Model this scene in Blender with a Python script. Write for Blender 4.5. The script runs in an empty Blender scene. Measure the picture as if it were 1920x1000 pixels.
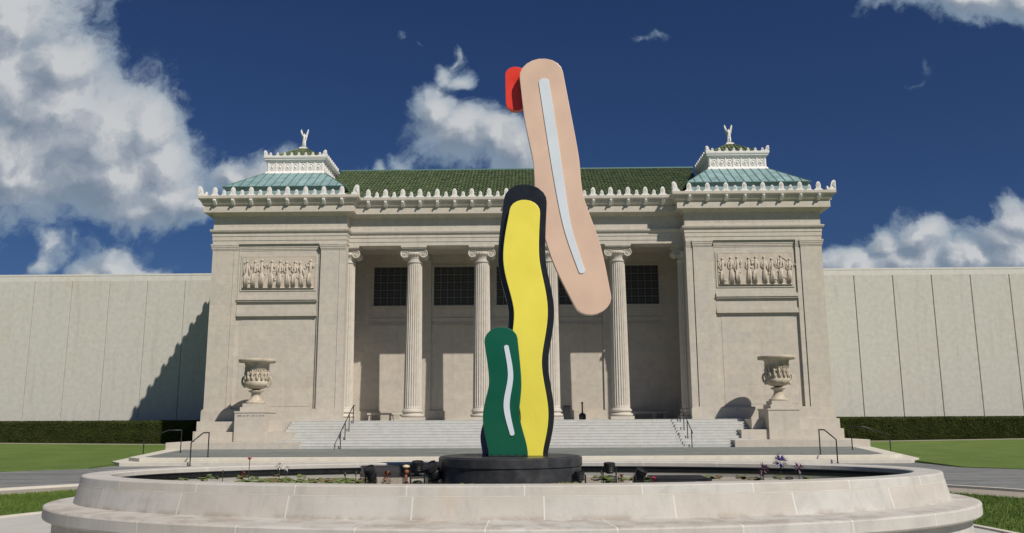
import bpy, bmesh, math, random
from mathutils import Vector, Matrix, noise as mnoise
random.seed(7)
PI = math.pi
C = bpy.context.scene.collection
scn = bpy.context.scene

# ------------------------------------------------------------------ camera, sky, sun
F_PX, PITCH, ROLL, YAW = 1578.345, 10.326, -0.291, -0.949
cam = bpy.data.cameras.new("Camera"); cam.sensor_width = 36.0; cam.lens = F_PX / 1920 * 36
cam.clip_end = 5000; cam.clip_start = 0.1
co = bpy.data.objects.new("Camera", cam); C.objects.link(co); scn.camera = co
p, r, a = [math.radians(v) for v in (PITCH, ROLL, YAW)]
Fv = Vector((math.sin(a)*math.cos(p), math.cos(a)*math.cos(p), math.sin(p)))
Rv = Vector((math.cos(a), -math.sin(a), 0)); Uv = Rv.cross(Fv)
R2 = Rv*math.cos(r) + Uv*math.sin(r); U2 = -Rv*math.sin(r) + Uv*math.cos(r)
m = Matrix((R2, U2, -Fv)).transposed().to_4x4(); m.translation = Vector((0.618, -50.125, 1.75))
co.matrix_world = m

SUN = Vector((0.83, -1.0, 1.35)).normalized()
sun = bpy.data.lights.new("Sun", 'SUN'); sun.energy = 4.0; sun.angle = math.radians(0.53); sun.color = (1.0, 0.93, 0.83)
so = bpy.data.objects.new("Sun", sun); C.objects.link(so)
so.rotation_euler = SUN.to_track_quat('Z', 'Y').to_euler()

scn.view_settings.view_transform = 'Standard'; scn.view_settings.look = 'None'
scn.view_settings.gamma = 1.0; scn.view_settings.exposure = 0.24

world = bpy.data.worlds.new("World"); scn.world = world; world.use_nodes = True
class NT:
    """small helper round a node tree"""
    def __init__(s, tree): s.t = tree; s.n = tree.nodes; s.l = tree.links
    def node(s, kind, **kw):
        nd = s.n.new(kind)
        for k, v in kw.items(): setattr(nd, k, v)
        return nd
    def put(s, sock, v):
        if isinstance(v, bpy.types.NodeSocket): s.l.new(v, sock)
        elif v is not None: sock.default_value = v
    def math(s, op, a, b=None, c=None, clamp=False):
        nd = s.node('ShaderNodeMath', operation=op, use_clamp=clamp)
        for i, v in enumerate((a, b, c)):
            if v is not None: s.put(nd.inputs[i], v)
        return nd.outputs[0]
    def vmath(s, op, a, b=None, scale=None):
        nd = s.node('ShaderNodeVectorMath', operation=op)
        s.put(nd.inputs[0], a)
        if b is not None: s.put(nd.inputs[1], b)
        if scale is not None: s.put(nd.inputs['Scale'], scale)
        return nd.outputs['Value'] if op in ('LENGTH', 'DOT_PRODUCT', 'DISTANCE') else nd.outputs['Vector']
    def noise(s, vec, scale, detail=4, rough=0.55, lac=2.0, dist=0.0, out='Fac'):
        nd = s.node('ShaderNodeTexNoise'); s.put(nd.inputs['Vector'], vec)
        nd.inputs['Scale'].default_value = scale; nd.inputs['Detail'].default_value = detail
        nd.inputs['Roughness'].default_value = rough; nd.inputs['Lacunarity'].default_value = lac
        nd.inputs['Distortion'].default_value = dist
        return nd.outputs[out]
    def ramp(s, fac, stops, interp='LINEAR'):
        nd = s.node('ShaderNodeValToRGB'); nd.color_ramp.interpolation = interp
        els = nd.color_ramp.elements
        while len(els) < len(stops): els.new(0.5)
        for e, (pos, col) in zip(els, stops): e.position = pos; e.color = (*col, 1) if len(col) == 3 else col
        s.put(nd.inputs[0], fac); return nd.outputs[0]
    def mix(s, fac, a, b, mode='MIX'):
        nd = s.node('ShaderNodeMix', data_type='RGBA', blend_type=mode)
        s.put(nd.inputs[0], fac)
        for i, v in ((6, a), (7, b)): s.put(nd.inputs[i], (*v, 1) if isinstance(v, tuple) and len(v) == 3 else v)
        return nd.outputs[2]
    def maprange(s, v, a, b, c=0.0, d=1.0, smooth=True):
        nd = s.node('ShaderNodeMapRange', interpolation_type='SMOOTHSTEP' if smooth else 'LINEAR')
        for i, x in enumerate((v, a, b, c, d)): s.put(nd.inputs[i], x)
        return nd.outputs[0]

def build_world():
    N = NT(world.node_tree); N.n.clear()
    out = N.node('ShaderNodeOutputWorld'); bg = N.node('ShaderNodeBackground')
    sky = N.node('ShaderNodeTexSky', sky_type='NISHITA'); sky.sun_disc = False
    sky.sun_elevation = math.asin(SUN.z); sky.sun_rotation = math.atan2(SUN.x, SUN.y)
    sky.air_density = 1.0; sky.dust_density = 0.9; sky.ozone_density = 3.0
    tint = N.mix(1.0, sky.outputs[0], (0.23, 0.335, 0.54), 'MULTIPLY')
    geo = N.node('ShaderNodeTexCoord').outputs['Generated']
    sx = N.node('ShaderNodeSeparateXYZ'); N.put(sx.inputs[0], geo)
    X, Y, Z = sx.outputs
    yy = N.math('MAXIMUM', N.math('ABSOLUTE', Y), 0.05)
    cb = N.node('ShaderNodeCombineXYZ')
    N.put(cb.inputs[0], N.math('DIVIDE', X, yy)); N.put(cb.inputs[1], N.math('DIVIDE', Z, yy))
    N.put(cb.inputs[2], N.math('MULTIPLY', N.math('SIGN', Y), 0.2))
    uv = N.vmath('ADD', cb.outputs[0], (0, 0, -0.2))
    # ragged edges: the sky position is pushed about by noise before the masses are measured
    w1 = N.vmath('SCALE', N.vmath('SUBTRACT', N.noise(uv, 7.0, 3, out='Color'), (0.5, 0.5, 0.5)), scale=0.10)
    w2 = N.vmath('SCALE', N.vmath('SUBTRACT', N.noise(uv, 26.0, 4, 0.6, out='Color'), (0.5, 0.5, 0.5)), scale=0.035)
    q = N.vmath('ADD', uv, N.vmath('ADD', w1, w2))
    q = N.vmath('MULTIPLY', q, (1, 1, 1))
    # u, v, radius u, radius v, strength
    B = [(-.67,.53,.11,.09,1),(-.66,.44,.10,.09,1),(-.585,.455,.055,.055,1),(-.60,.40,.09,.08,1),(-.64,.33,.12,.09,1),
         (-.53,.35,.085,.08,1),(-.475,.365,.045,.04,1),(-.452,.322,.045,.05,1),(-.52,.305,.11,.055,1),(-.44,.280,.055,.04,1),
         (-.40,.258,.035,.026,1),(-.63,.30,.10,.05,1),(-.47,.262,.08,.025,.85),
         (-.498,.186,.050,.032,1),(-.465,.176,.040,.026,1),(-.53,.174,.038,.024,1),(-.595,.212,.016,.030,.62),(-.60,.19,.02,.02,.6),(-.585,.207,.018,.030,.45),(-.565,.225,.015,.022,.4),
         
         (-.353,.303,.030,.026,1),(-.322,.302,.028,.032,1),
         (-.107,.385,.028,.036,1),(-.075,.350,.048,.045,1),(-.035,.335,.045,.04,1),(-.015,.325,.035,.035,1),(-.100,.335,.02,.03,.6),
         (-.172,.318,.018,.014,.5),(-.145,.325,.015,.018,.55),(-.20,.315,.02,.008,.4),
         (-.100,.445,.014,.026,.62),(-.084,.436,.018,.016,.66),(-.102,.418,.018,.018,.6),(-.092,.468,.010,.016,.5),
         (-.150,.487,.010,.008,.35),(-.135,.478,.008,.008,.3),
         (.155,.476,.022,.010,.38),(.178,.486,.018,.008,.35),(.50,.435,.03,.014,.28),(.49,.42,.02,.02,.22),
         (.50,.524,.06,.022,.85),(.57,.522,.08,.03,.9),(.635,.52,.06,.03,.9),
         (.385,.172,.04,.024,1),(.425,.195,.035,.024,1),(.478,.205,.04,.026,1),(.46,.175,.07,.028,1),(.40,.160,.07,.025,1),(.53,.180,.035,.022,1),
         (.575,.208,.04,.030,1),(.605,.235,.04,.036,1),(.59,.185,.06,.045,1)]
    # unseen clouds added behind the camera and to the sides, to raise the ambient light
    B += [(-1.2,.5,.35,.22,1),(1.3,.45,.35,.2,1),(-2.2,.7,.6,.35,1),(2.3,.8,.5,.35,1),(-.2,1.5,.9,.35,.0)]
    B = [b_ for b_ in B if b_[4] > 0]
    fld = None; lit = None
    for (u, v, ru, rv, st) in B:
        d = N.vmath('LENGTH', N.vmath('MULTIPLY', N.vmath('SUBTRACT', q, (u, v, 0)), (1/ru, 1/rv, 1.5)))
        f = N.math('MULTIPLY_ADD', d, -st*0.62, st*1.08)
        fld = f if fld is None else N.math('SMOOTH_MAX', fld, f, 0.18)
        if st >= .7:
            d2 = N.vmath('LENGTH', N.vmath('MULTIPLY', N.vmath('SUBTRACT', q, (u-.30*ru, v-.42*rv, 0)), (1/ru, 1/rv, 1.5)))
            g = N.math('MULTIPLY_ADD', d2, -st*0.62, st*1.08)
            lit = g if lit is None else N.math('SMOOTH_MAX', lit, g, 0.18)
    fine = N.noise(q, 22.0, 7, 0.62)
    dens = N.math('ADD', fld, N.math('MULTIPLY_ADD', fine, 0.95, -0.475))
    alpha = N.maprange(dens, 0.22, 0.58)
    qo = N.vmath('ADD', q, (0.010, 0.014, 0))
    puff = N.math('SUBTRACT', N.noise(q, 17.0, 6, 0.58), N.noise(qo, 17.0, 6, 0.58))
    rel = N.math('SUBTRACT', fld, lit)
    sh = N.math('MULTIPLY_ADD', rel, 1.9, 0.50)
    sh = N.math('ADD', sh, N.math('MULTIPLY', puff, 1.6))
    sh = N.math('ADD', sh, N.math('MULTIPLY_ADD', N.noise(uv, 5.0, 2), 0.3, -0.15))
    ccol = N.ramp(sh, [(0.0, (2.6, 3.3, 4.3)), (0.35, (3.7, 4.3, 5.2)), (0.65, (5.2, 5.7, 6.4)), (1.0, (7.9, 8.1, 8.3))])
    thin = N.mix(N.maprange(fld, 0.2, 0.9), (3.0, 4.2, 5.6), ccol)
    above = N.maprange(Z, 0.0, 0.03)
    col = N.mix(N.math('MULTIPLY', N.math('MULTIPLY', alpha, 0.96), above), tint, thin)
    N.put(bg.inputs[0], col); bg.inputs[1].default_value = 0.062
    N.l.new(bg.outputs[0], out.inputs[0])
build_world()

# ------------------------------------------------------------------ materials
MATS = {}
def new_mat(name):
    mt = bpy.data.materials.new(name); mt.use_nodes = True
    N = NT(mt.node_tree); b = N.n['Principled BSDF']; MATS[name] = mt
    return mt, N, b
def bump(N, b, h, strength=0.3, dist=0.02):
    bp = N.node('ShaderNodeBump'); bp.inputs['Strength'].default_value = strength; bp.inputs['Distance'].default_value = dist
    N.put(bp.inputs['Height'], h); N.l.new(bp.outputs[0], b.inputs['Normal'])

def stone(name, base, var=0.12, block=None, joint=0.75, rough=0.85, stain=0.25, bmp=0.25, warm=(0.50, 0.38, 0.27)):
    mt, N, b = new_mat(name)
    pos = N.node('ShaderNodeNewGeometry').outputs['Position']
    big = N.noise(pos, 0.45, 5, 0.6); mid = N.noise(pos, 3.0, 6, 0.65); fin = N.noise(pos, 28.0, 4, 0.6)
    stv = N.vmath('MULTIPLY', pos, (1.6, 1.6, 0.16)); streak = N.noise(stv, 1.4, 5, 0.6)
    dk = tuple(c*(1-var*1.1) for c in base); lt = tuple(min(1, c*(1+var)) for c in base)
    col = N.ramp(mid, [(0.25, dk), (0.5, base), (0.75, lt)])
    col = N.mix(N.maprange(big, 0.52, 0.8), col, N.mix(0.2, col, tuple(b_*w*1.9 for b_, w in zip(base, warm))))
    col = N.mix(N.math('MULTIPLY', N.maprange(streak, 0.52, 0.78), stain), col, tuple(c*0.55 for c in base))
    col = N.mix(N.math('MULTIPLY_ADD', fin, 0.22, -0.06, clamp=True), col, tuple(c*0.72 for c in base))
    h = N.math('MULTIPLY_ADD', fin, 0.5, N.math('MULTIPLY', mid, 0.5))
    if block:
        sx = N.node('ShaderNodeSeparateXYZ'); N.put(sx.inputs[0], pos)
        cb = N.node('ShaderNodeCombineXYZ'); N.put(cb.inputs[0], N.math('ADD', sx.outputs[0], sx.outputs[1])); N.put(cb.inputs[1], sx.outputs[2])
        br = N.node('ShaderNodeTexBrick'); N.put(br.inputs['Vector'], cb.outputs[0])
        br.inputs['Scale'].default_value = 1.0; br.inputs['Brick Width'].default_value = block[0]; br.inputs['Row Height'].default_value = block[1]
        br.inputs['Mortar Size'].default_value = 0.008; br.inputs['Mortar Smooth'].default_value = 0.3
        br.inputs['Color1'].default_value = (0.94, 0.94, 0.94, 1); br.inputs['Color2'].default_value = (1.03, 1.01, 0.98, 1)
        br.inputs['Mortar'].default_value = (joint, joint, joint, 1)
        col = N.mix(1.0, col, br.outputs['Color'], 'MULTIPLY')
        h = N.math('SUBTRACT', h, N.math('MULTIPLY', br.outputs['Fac'], 0.6))
    N.put(b.inputs['Base Color'], col); b.inputs['Roughness'].default_value = rough
    bump(N, b, h, bmp, 0.01)
    return mt

LIME = stone('limestone', (0.488, 0.452, 0.398), block=(1.35, 0.62), joint=0.86)
LIMEP = stone('limestone_plain', (0.495, 0.455, 0.395), stain=0.3)
TRIM = stone('pale_terracotta', (0.74, 0.725, 0.70), var=0.06, stain=0.2)
PEDS = stone('pedestal_stone', (0.485, 0.445, 0.385), var=0.1)
URNM = stone('weathered_marble', (0.44, 0.385, 0.30), var=0.35, stain=0.8)
RELM = stone('relief_marble', (0.49, 0.43, 0.355), var=0.16, stain=0.3)
STEP = stone('step_granite', (0.475, 0.48, 0.46), var=0.1, stain=0.3)
PALE = stone('pale_kerb_stone', (0.56, 0.53, 0.46), var=0.1)
SLATE = stone('slate_paving', (0.165, 0.18, 0.17), var=0.3, stain=0.3, rough=0.7)
ROAD = stone('grey_asphalt', (0.165, 0.17, 0.17), var=0.22, stain=0.2, rough=0.8)
def streaky(mt, scale=(0.25, 2.2, 1), k=0.45):
    N = NT(mt.node_tree); b = N.n['Principled BSDF']; lk = b.inputs['Base Color'].links[0]; src = lk.from_socket
    pos = N.node('ShaderNodeNewGeometry').outputs['Position']
    n = N.noise(N.vmath('MULTIPLY', pos, scale), 0.9, 7, 0.7, dist=0.6)
    m = N.ramp(n, [(0.32, (1-k, 1-k, 1-k)), (0.5, (1, 1, 1)), (0.68, (1+k, 1+k*1.02, 1+k*.97))])
    N.put(b.inputs['Base Color'], N.mix(1.0, src, m, 'MULTIPLY'))
streaky(ROAD); streaky(SLATE, (0.35, 1.2, 1), 0.3)
PATHM = stone('sandy_path', (0.30, 0.27, 0.22), var=0.12)
PAVE = stone('pale_paving', (0.45, 0.44, 0.41), var=0.08)
WINGM = stone('wing_concrete', (0.505, 0.497, 0.452), var=0.12, stain=0.28, rough=0.9)
COPE = stone('coping_concrete', (0.58, 0.57, 0.53), var=0.1)
PORCH = stone('porch_limestone', (0.47, 0.43, 0.375), block=(1.35, 0.62), joint=0.90)

def pool_stone(name, base, du):
    """limestone slabs of a curved wall; UV.x counts slabs, so joints are where it is whole"""
    mt, N, b = new_mat(name)
    pos = N.node('ShaderNodeNewGeometry').outputs['Position']
    uv = N.node('ShaderNodeUVMap').outputs[0]
    sx = N.node('ShaderNodeSeparateXYZ'); N.put(sx.inputs[0], uv)
    fr = N.math('FRACT', sx.outputs[0]); cell = N.math('FLOOR', sx.outputs[0])
    e = N.math('MINIMUM', fr, N.math('SUBTRACT', 1.0, fr))
    joint = N.maprange(e, 0.003, 0.008, 1.0, 0.0)
    wn = N.node('ShaderNodeTexWhiteNoise', noise_dimensions='1D'); N.put(wn.inputs['W'], cell)
    mid = N.noise(pos, 2.2, 7, 0.65); fin = N.noise(pos, 40.0, 4, 0.65); speck = N.noise(pos, 130.0, 2, 0.5)
    col = N.ramp(mid, [(0.28, tuple(c*0.78 for c in base)), (0.5, base), (0.72, tuple(c*1.1 for c in base))])
    col = N.mix(N.maprange(wn.outputs[0], 0.0, 1.0, 0.0, 0.45), col, tuple(c*k for c, k in zip(base, (0.93, 0.86, 0.78))))
    col = N.mix(N.math('MULTIPLY', N.maprange(N.noise(pos, 1.1, 6, 0.7), 0.55, 0.7), 0.45), col, (base[0]*0.80, base[1]*0.66, base[2]*0.52))
    vst = N.noise(N.vmath('MULTIPLY', pos, (5.0, 5.0, 0.6)), 1.0, 6, 0.65)
    col = N.mix(N.math('MULTIPLY', N.maprange(vst, 0.52, 0.75), 0.35), col, tuple(c*0.6 for c in base))
    col = N.mix(N.math('MULTIPLY_ADD', fin, 0.35, -0.1, clamp=True), col, tuple(c*0.68 for c in base))
    col = N.mix(N.maprange(speck, 0.62, 0.75), col, tuple(c*0.6 for c in base))
    sep = N.node('ShaderNodeSeparateXYZ'); N.put(sep.inputs[0], pos)
    seam = N.math('MULTIPLY', N.maprange(sep.outputs[2], 0.63, 0.70, 1.0, 0.0), N.maprange(sep.outputs[2], 0.60, 0.631))
    dirt = N.math('MULTIPLY', seam, N.maprange(N.noise(pos, 2.6, 5, 0.7), 0.46, 0.62))
    col = N.mix(N.math('MULTIPLY', dirt, 0.45), col, (0.24, 0.18, 0.13))
    run_ = N.math('MULTIPLY', N.maprange(N.noise(N.vmath('MULTIPLY', pos, (9.0, 9.0, 0.25)), 1.0, 4, 0.6), 0.58, 0.72), 0.2)
    col = N.mix(run_, col, (0.27, 0.24, 0.20))
    col = N.mix(joint, col, (0.585, 0.565, 0.52))
    N.put(b.inputs['Base Color'], col); b.inputs['Roughness'].default_value = 0.8
    bump(N, b, N.math('ADD', N.math('MULTIPLY', fin, 0.6), N.math('MULTIPLY', joint, 0.5)), 0.35, 0.006)
    return mt
POOL = pool_stone('pool_limestone', (0.49, 0.475, 0.445), 1)

def plain(name, col, rough=0.5, metal=0.0, nscale=0, var=0.15, coat=0.0, bmp=0.0):
    mt, N, b = new_mat(name)
    b.inputs['Roughness'].default_value = rough; b.inputs['Metallic'].default_value = metal
    if coat: b.inputs['Coat Weight'].default_value = coat
    if nscale:
        pos = N.node('ShaderNodeNewGeometry').outputs['Position']
        n = N.noise(pos, nscale, 6, 0.6)
        N.put(b.inputs['Base Color'], N.ramp(n, [(0.3, tuple(c*(1-var) for c in col)), (0.7, tuple(min(1, c*(1+var)) for c in col))]))
        N.put(b.inputs['Roughness'], N.maprange(n, 0.2, 0.8, max(0.02, rough-0.08), min(1, rough+0.12)))
        if bmp: bump(N, b, N.noise(pos, nscale*6, 4, 0.6), bmp, 0.01)
    else: b.inputs['Base Color'].default_value = (*col, 1)
    return mt
VERD = plain('verdigris_copper', (0.195, 0.30, 0.305), 0.6, 0, 1.6, 0.28, bmp=0.1)
VERDD = plain('verdigris_edge', (0.06, 0.14, 0.13), 0.6, 0, 3, 0.2)
BLACKM = plain('black_iron', (0.018, 0.018, 0.02), 0.4, 0, 9, 0.3)
GRILLE = plain('bronze_grille', (0.10, 0.10, 0.095), 0.5, 0, 9, 0.3)
GLASSD = plain('dark_glass', (0.02, 0.02, 0.022), 0.6)
GRANITE = plain('black_granite', (0.036, 0.037, 0.040), 0.34, 0, 6, 0.4, bmp=0.02)
LINER = plain('black_liner', (0.008, 0.008, 0.009), 0.35, 0, 12, 0.3)
BOXG = plain('dark_grey_box', (0.055, 0.05, 0.055), 0.7)
SOIL = plain('dark_interior', (0.04, 0.035, 0.03), 0.9)
P_GREEN = plain('green_paint', (0.0, 0.085, 0.045), 0.28, 0, 1.3, 0.10, 0.4, bmp=0.03)
P_YELL = plain('yellow_paint', (0.80, 0.70, 0.085), 0.30, 0, 1.3, 0.06, 0.4, bmp=0.03)
P_BLACK = plain('black_paint', (0.010, 0.011, 0.013), 0.3, 0, 3, 0.1, 0.3)
P_BLUE = plain('blue_paint', (0.018, 0.028, 0.17), 0.35, 0, 3, 0.05, 0.3)
P_BEIGE = plain('beige_paint', (0.66, 0.47, 0.36), 0.34, 0, 1.3, 0.06, 0.3, bmp=0.03)
P_PALE = plain('pale_blue_paint', (0.62, 0.68, 0.74), 0.35, 0, 3, 0.03, 0.2)
P_RED = plain('red_paint', (0.70, 0.035, 0.012), 0.35, 0, 3, 0.05, 0.3)
PINK = plain('pink_petal', (0.55, 0.04, 0.13), 0.6)
RUST = plain('rust_petal', (0.22, 0.07, 0.025), 0.7)
WHITEP = plain('white_petal', (0.72, 0.70, 0.66), 0.6)
PURPLE = plain('purple_petal', (0.27, 0.23, 0.46), 0.6)
MAUVE = plain('mauve_petal', (0.28, 0.18, 0.24), 0.6)
STEM = plain('dark_stem', (0.05, 0.045, 0.02), 0.7)
LILYG = plain('lily_pad_green', (0.13, 0.17, 0.045), 0.45, 0, 8, 0.4)
LILYB = plain('lily_pad_olive', (0.16, 0.12, 0.05), 0.5, 0, 8, 0.4)
CREAML = plain('cream_lens', (0.62, 0.52, 0.33), 0.4)
ROOFBR = plain('brown_shingle', (0.045, 0.03, 0.022), 0.9, 0, 5, 0.3)

def tile_mat():
    mt, N, b = new_mat('green_glazed_tile')
    pos = N.node('ShaderNodeNewGeometry').outputs['Position']
    n = N.noise(pos, 2.3, 6, 0.65); f = N.noise(pos, 9.0, 3, 0.6)
    col = N.ramp(N.math('MULTIPLY_ADD', f, 0.5, N.math('MULTIPLY', n, 0.5)), [(0.38, (0.035, 0.05, 0.026)), (0.5, (0.075, 0.11, 0.048)), (0.62, (0.15, 0.17, 0.085))])
    N.put(b.inputs['Base Color'], col); b.inputs['Roughness'].default_value = 0.5
    return mt
TILE = tile_mat()
def grass_mat(name, k=1.0, rows=0.0):
    mt, N, b = new_mat(name)
    pos = N.node('ShaderNodeNewGeometry').outputs['Position']
    n1 = N.noise(pos, 0.5, 5, 0.6); n2 = N.noise(pos, 7.0, 6, 0.7); n3 = N.noise(pos, 45.0, 3, 0.7)
    s = N.math('MULTIPLY_ADD', n3, 0.4, N.math('MULTIPLY_ADD', n2, 0.35, N.math('MULTIPLY', n1, 0.25)))
    col = N.ramp(s, [(0.36, (0.040*k, 0.090*k, 0.010*k)), (0.5, (0.105*k, 0.178*k, 0.018*k)), (0.62, (0.175*k, 0.24*k, 0.045*k))])
    N.put(b.inputs['Base Color'], col); b.inputs['Roughness'].default_value = 0.75
    bump(N, b, N.math('ADD', n3, n2), 0.6, 0.05)
    return mt
GRASS = grass_mat('lawn_grass', 0.86); BLADE = grass_mat('grass_blade', 0.9)
def leaf_mat():
    mt, N, b = new_mat('hedge_leaf')
    pos = N.node('ShaderNodeNewGeometry').outputs['Position']
    n = N.noise(pos, 1.3, 5, 0.6); f = N.noise(pos, 11.0, 3, 0.7)
    col = N.ramp(N.math('MULTIPLY_ADD', f, 0.6, N.math('MULTIPLY', n, 0.4)), [(0.35, (0.014, 0.020, 0.005)), (0.52, (0.034, 0.045, 0.010)), (0.68, (0.065, 0.072, 0.020))])
    N.put(b.inputs['Base Color'], col); b.inputs['Roughness'].default_value = 0.95; b.inputs['Specular IOR Level'].default_value = 0.15
    return mt
LEAF = leaf_mat()
def water_mat():
    mt, N, b = new_mat('pool_water')
    pos = N.node('ShaderNodeNewGeometry').outputs['Position']
    n = N.noise(pos, 1.5, 4, 0.6)
    N.put(b.inputs['Base Color'], N.ramp(n, [(0.35, (0.012, 0.018, 0.012)), (0.7, (0.035, 0.035, 0.02))]))
    b.inputs['Roughness'].default_value = 0.03; b.inputs['IOR'].default_value = 1.5
    bump(N, b, N.noise(N.vmath('MULTIPLY', pos, (1.0, 2.5, 1)), 5.0, 3, 0.5), 0.04, 0.01)
    return mt
WATER = water_mat()

# ------------------------------------------------------------------ geometry helpers
def obj(name, bm, mat, parent=None, smooth=False, label=None):
    me = bpy.data.meshes.new(name); bm.normal_update(); bm.to_mesh(me); bm.free()
    if smooth:
        for f in me.polygons: f.use_smooth = True
    for mm in (mat if isinstance(mat, (list, tuple)) else [mat]): me.materials.append(mm)
    o = bpy.data.objects.new(name, me); C.objects.link(o); o.parent = parent
    if label: o['label'] = label
    return o
def tag(o, label, cat, group=None):
    o['label'] = label; o['category'] = cat
    if group: o['group'] = group
    return o
def thing(name, label, cat, loc=(0, 0, 0), group=None):
    o = bpy.data.objects.new(name, None); C.objects.link(o); o.location = loc
    return tag(o, label, cat, group)
def struct(o, kind='structure'): o['kind'] = kind; return o
def copy_tree(o, parent=None, off=(0, 0, 0)):
    c = o.copy(); C.objects.link(c); c.parent = parent
    if parent is None: c.location = Vector(o.location) + Vector(off)
    for ch in list(o.children): copy_tree(ch, c)
    return c
def BM(): return bmesh.new()
def box(bm, x0, x1, y0, y1, z0, z1, bev=0.0):
    if x1 < x0: x0, x1 = x1, x0
    r = bmesh.ops.create_cube(bm, size=1.0)
    vs = r['verts']
    for v in vs: v.co = Vector(((x0+x1)/2 + v.co.x*(x1-x0), (y0+y1)/2 + v.co.y*(y1-y0), (z0+z1)/2 + v.co.z*(z1-z0)))
    if bev:
        es = list({e for v in vs for e in v.link_edges})
        bmesh.ops.bevel(bm, geom=es, offset=bev, segments=2, affect='EDGES', profile=0.6)
def prism(bm, pts, y0, y1, ax='y', bev=0.0):
    """extrude an outline; ax 'y': pts are (x,z), 'x': pts are (y,z), 'z': pts are (x,y)"""
    def P(p, t):
        return {'y': (p[0], t, p[1]), 'x': (t, p[0], p[1]), 'z': (p[0], p[1], t)}[ax]
    A = [bm.verts.new(P(p, y0)) for p in pts]; B = [bm.verts.new(P(p, y1)) for p in pts]
    fs = [bm.faces.new(A), bm.faces.new(B[::-1])]
    n = len(pts)
    for i in range(n): fs.append(bm.faces.new((A[i], B[i], B[(i+1) % n], A[(i+1) % n])))
    bmesh.ops.recalc_face_normals(bm, faces=fs)
    if bev:
        es = [e for e in fs[0].edges] + [e for e in fs[1].edges]
        bmesh.ops.bevel(bm, geom=es, offset=bev, segments=2, affect='EDGES', profile=0.6)
def lathe(bm, prof, cx=0, cy=0, seg=40, cap=True, sx=1.0, sy=1.0, mod=None):
    rings = []
    for (r, z) in prof:
        ring = []
        for i in range(seg):
            t = 2*PI*i/seg; rr = r if mod is None else mod(r, z, t)
            ring.append(bm.verts.new((cx + sx*rr*math.cos(t), cy + sy*rr*math.sin(t), z)))
        rings.append(ring)
    for a_, b_ in zip(rings, rings[1:]):
        for i in range(seg):
            bm.faces.new((a_[i], a_[(i+1) % seg], b_[(i+1) % seg], b_[i]))
    if cap:
        bm.faces.new(rings[0][::-1]); bm.faces.new(rings[-1])
def tube(bm, pts, r, seg=10):
    """round bar through points; r one radius or one per point"""
    pts = [Vector(q) for q in pts]; n = len(pts)
    rs = r if isinstance(r, (list, tuple)) else [r]*n
    prev = None; rings = []
    for i, q in enumerate(pts):
        t = (pts[min(i+1, n-1)] - pts[max(i-1, 0)]).normalized()
        if prev is None:
            up = Vector((0, 0, 1)) if abs(t.z) < 0.9 else Vector((0, 1, 0))
            nx = t.cross(up).normalized()
        else:
            nx = (prev - t*prev.dot(t)).normalized()
        prev = nx; ny = t.cross(nx)
        rings.append([bm.verts.new(q + (nx*math.cos(2*PI*k/seg) + ny*math.sin(2*PI*k/seg))*rs[i]) for k in range(seg)])
    for a_, b_ in zip(rings, rings[1:]):
        for k in range(seg): bm.faces.new((a_[k], a_[(k+1) % seg], b_[(k+1) % seg], b_[k]))
    bm.faces.new(rings[0][::-1]); bm.faces.new(rings[-1])
def ball(bm, c, r, sx=1, sy=1, sz=1, sub=2):
    res = bmesh.ops.create_icosphere(bm, subdivisions=sub, radius=r)
    for v in res['verts']: v.co = Vector((c[0]+v.co.x*sx, c[1]+v.co.y*sy, c[2]+v.co.z*sz))
def outline_walls(bm, path, prof, closed=False):
    """sweep a profile [(out, z)] along an XY path whose outside is to the right of travel; mitred corners"""
    n = len(path); rings = []
    P = [Vector((q[0], q[1])) for q in path]
    for i in range(n):
        d1 = (P[i]-P[i-1]).normalized() if (i > 0 or closed) else None
        d2 = (P[(i+1) % n]-P[i]).normalized() if (i < n-1 or closed) else None
        if d1 is None: d1 = d2
        if d2 is None: d2 = d1
        n1 = Vector((d1.y, -d1.x)); n2 = Vector((d2.y, -d2.x))
        mi = (n1+n2); mi = mi/ max(0.2, mi.dot(n1))
        rings.append([bm.verts.new((P[i].x+mi.x*o, P[i].y+mi.y*o, z)) for o, z in prof])
    rng = range(n) if closed else range(n-1)
    k = len(prof); fs = []
    for i in rng:
        a_, b_ = rings[i], rings[(i+1) % n]
        for j in range(k-1): fs.append(bm.faces.new((a_[j], b_[j], b_[j+1], a_[j+1])))
    if not closed:
        fs.append(bm.faces.new(rings[0])); fs.append(bm.faces.new(rings[-1][::-1]))
    return fs
def mirror_pts(pts): return [(-x, *r_) for x, *r_ in pts][::-1]

# ================================================================== GROUND
def poly_sheet(name, pts, z, mat, zf=None):
    bm = BM(); vs = [bm.verts.new((x, y, z if zf is None else zf(x, y))) for x, y in pts]
    f = bm.faces.new(vs)
    if f.normal.z < 0 or True: bmesh.ops.recalc_face_normals(bm, faces=[f])
    bm.normal_update()
    if f.normal.z < 0: f.normal_flip()
    bmesh.ops.triangulate(bm, faces=[f])
    return obj(name, bm, mat)
def ring_sheet(name, c, r0, r1, z, mat, t0=0, t1=2*PI, seg=128, zf=None, rings=1):
    bm = BM(); rows = []
    full = abs(t1-t0-2*PI) < 1e-6
    n = seg if full else seg+1
    for k in range(rings+1):
        rr = r0+(r1-r0)*k/rings
        row = []
        for i in range(n):
            t = t0+(t1-t0)*i/seg; x = c[0]+rr*math.cos(t); y = c[1]+rr*math.sin(t)
            row.append(bm.verts.new((x, y, z if zf is None else zf(x, y))))
        rows.append(row)
    for a_, b_ in zip(rows, rows[1:]):
        for i in range(seg): bm.faces.new((a_[i], b_[i], b_[(i+1) % n], a_[(i+1) % n]))
    return obj(name, bm, mat)
g = poly_sheet('ground', [(-1500, -1500), (1500, -1500), (1500, 1500), (-1500, 1500)], -0.05, GRASS); struct(g)
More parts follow.
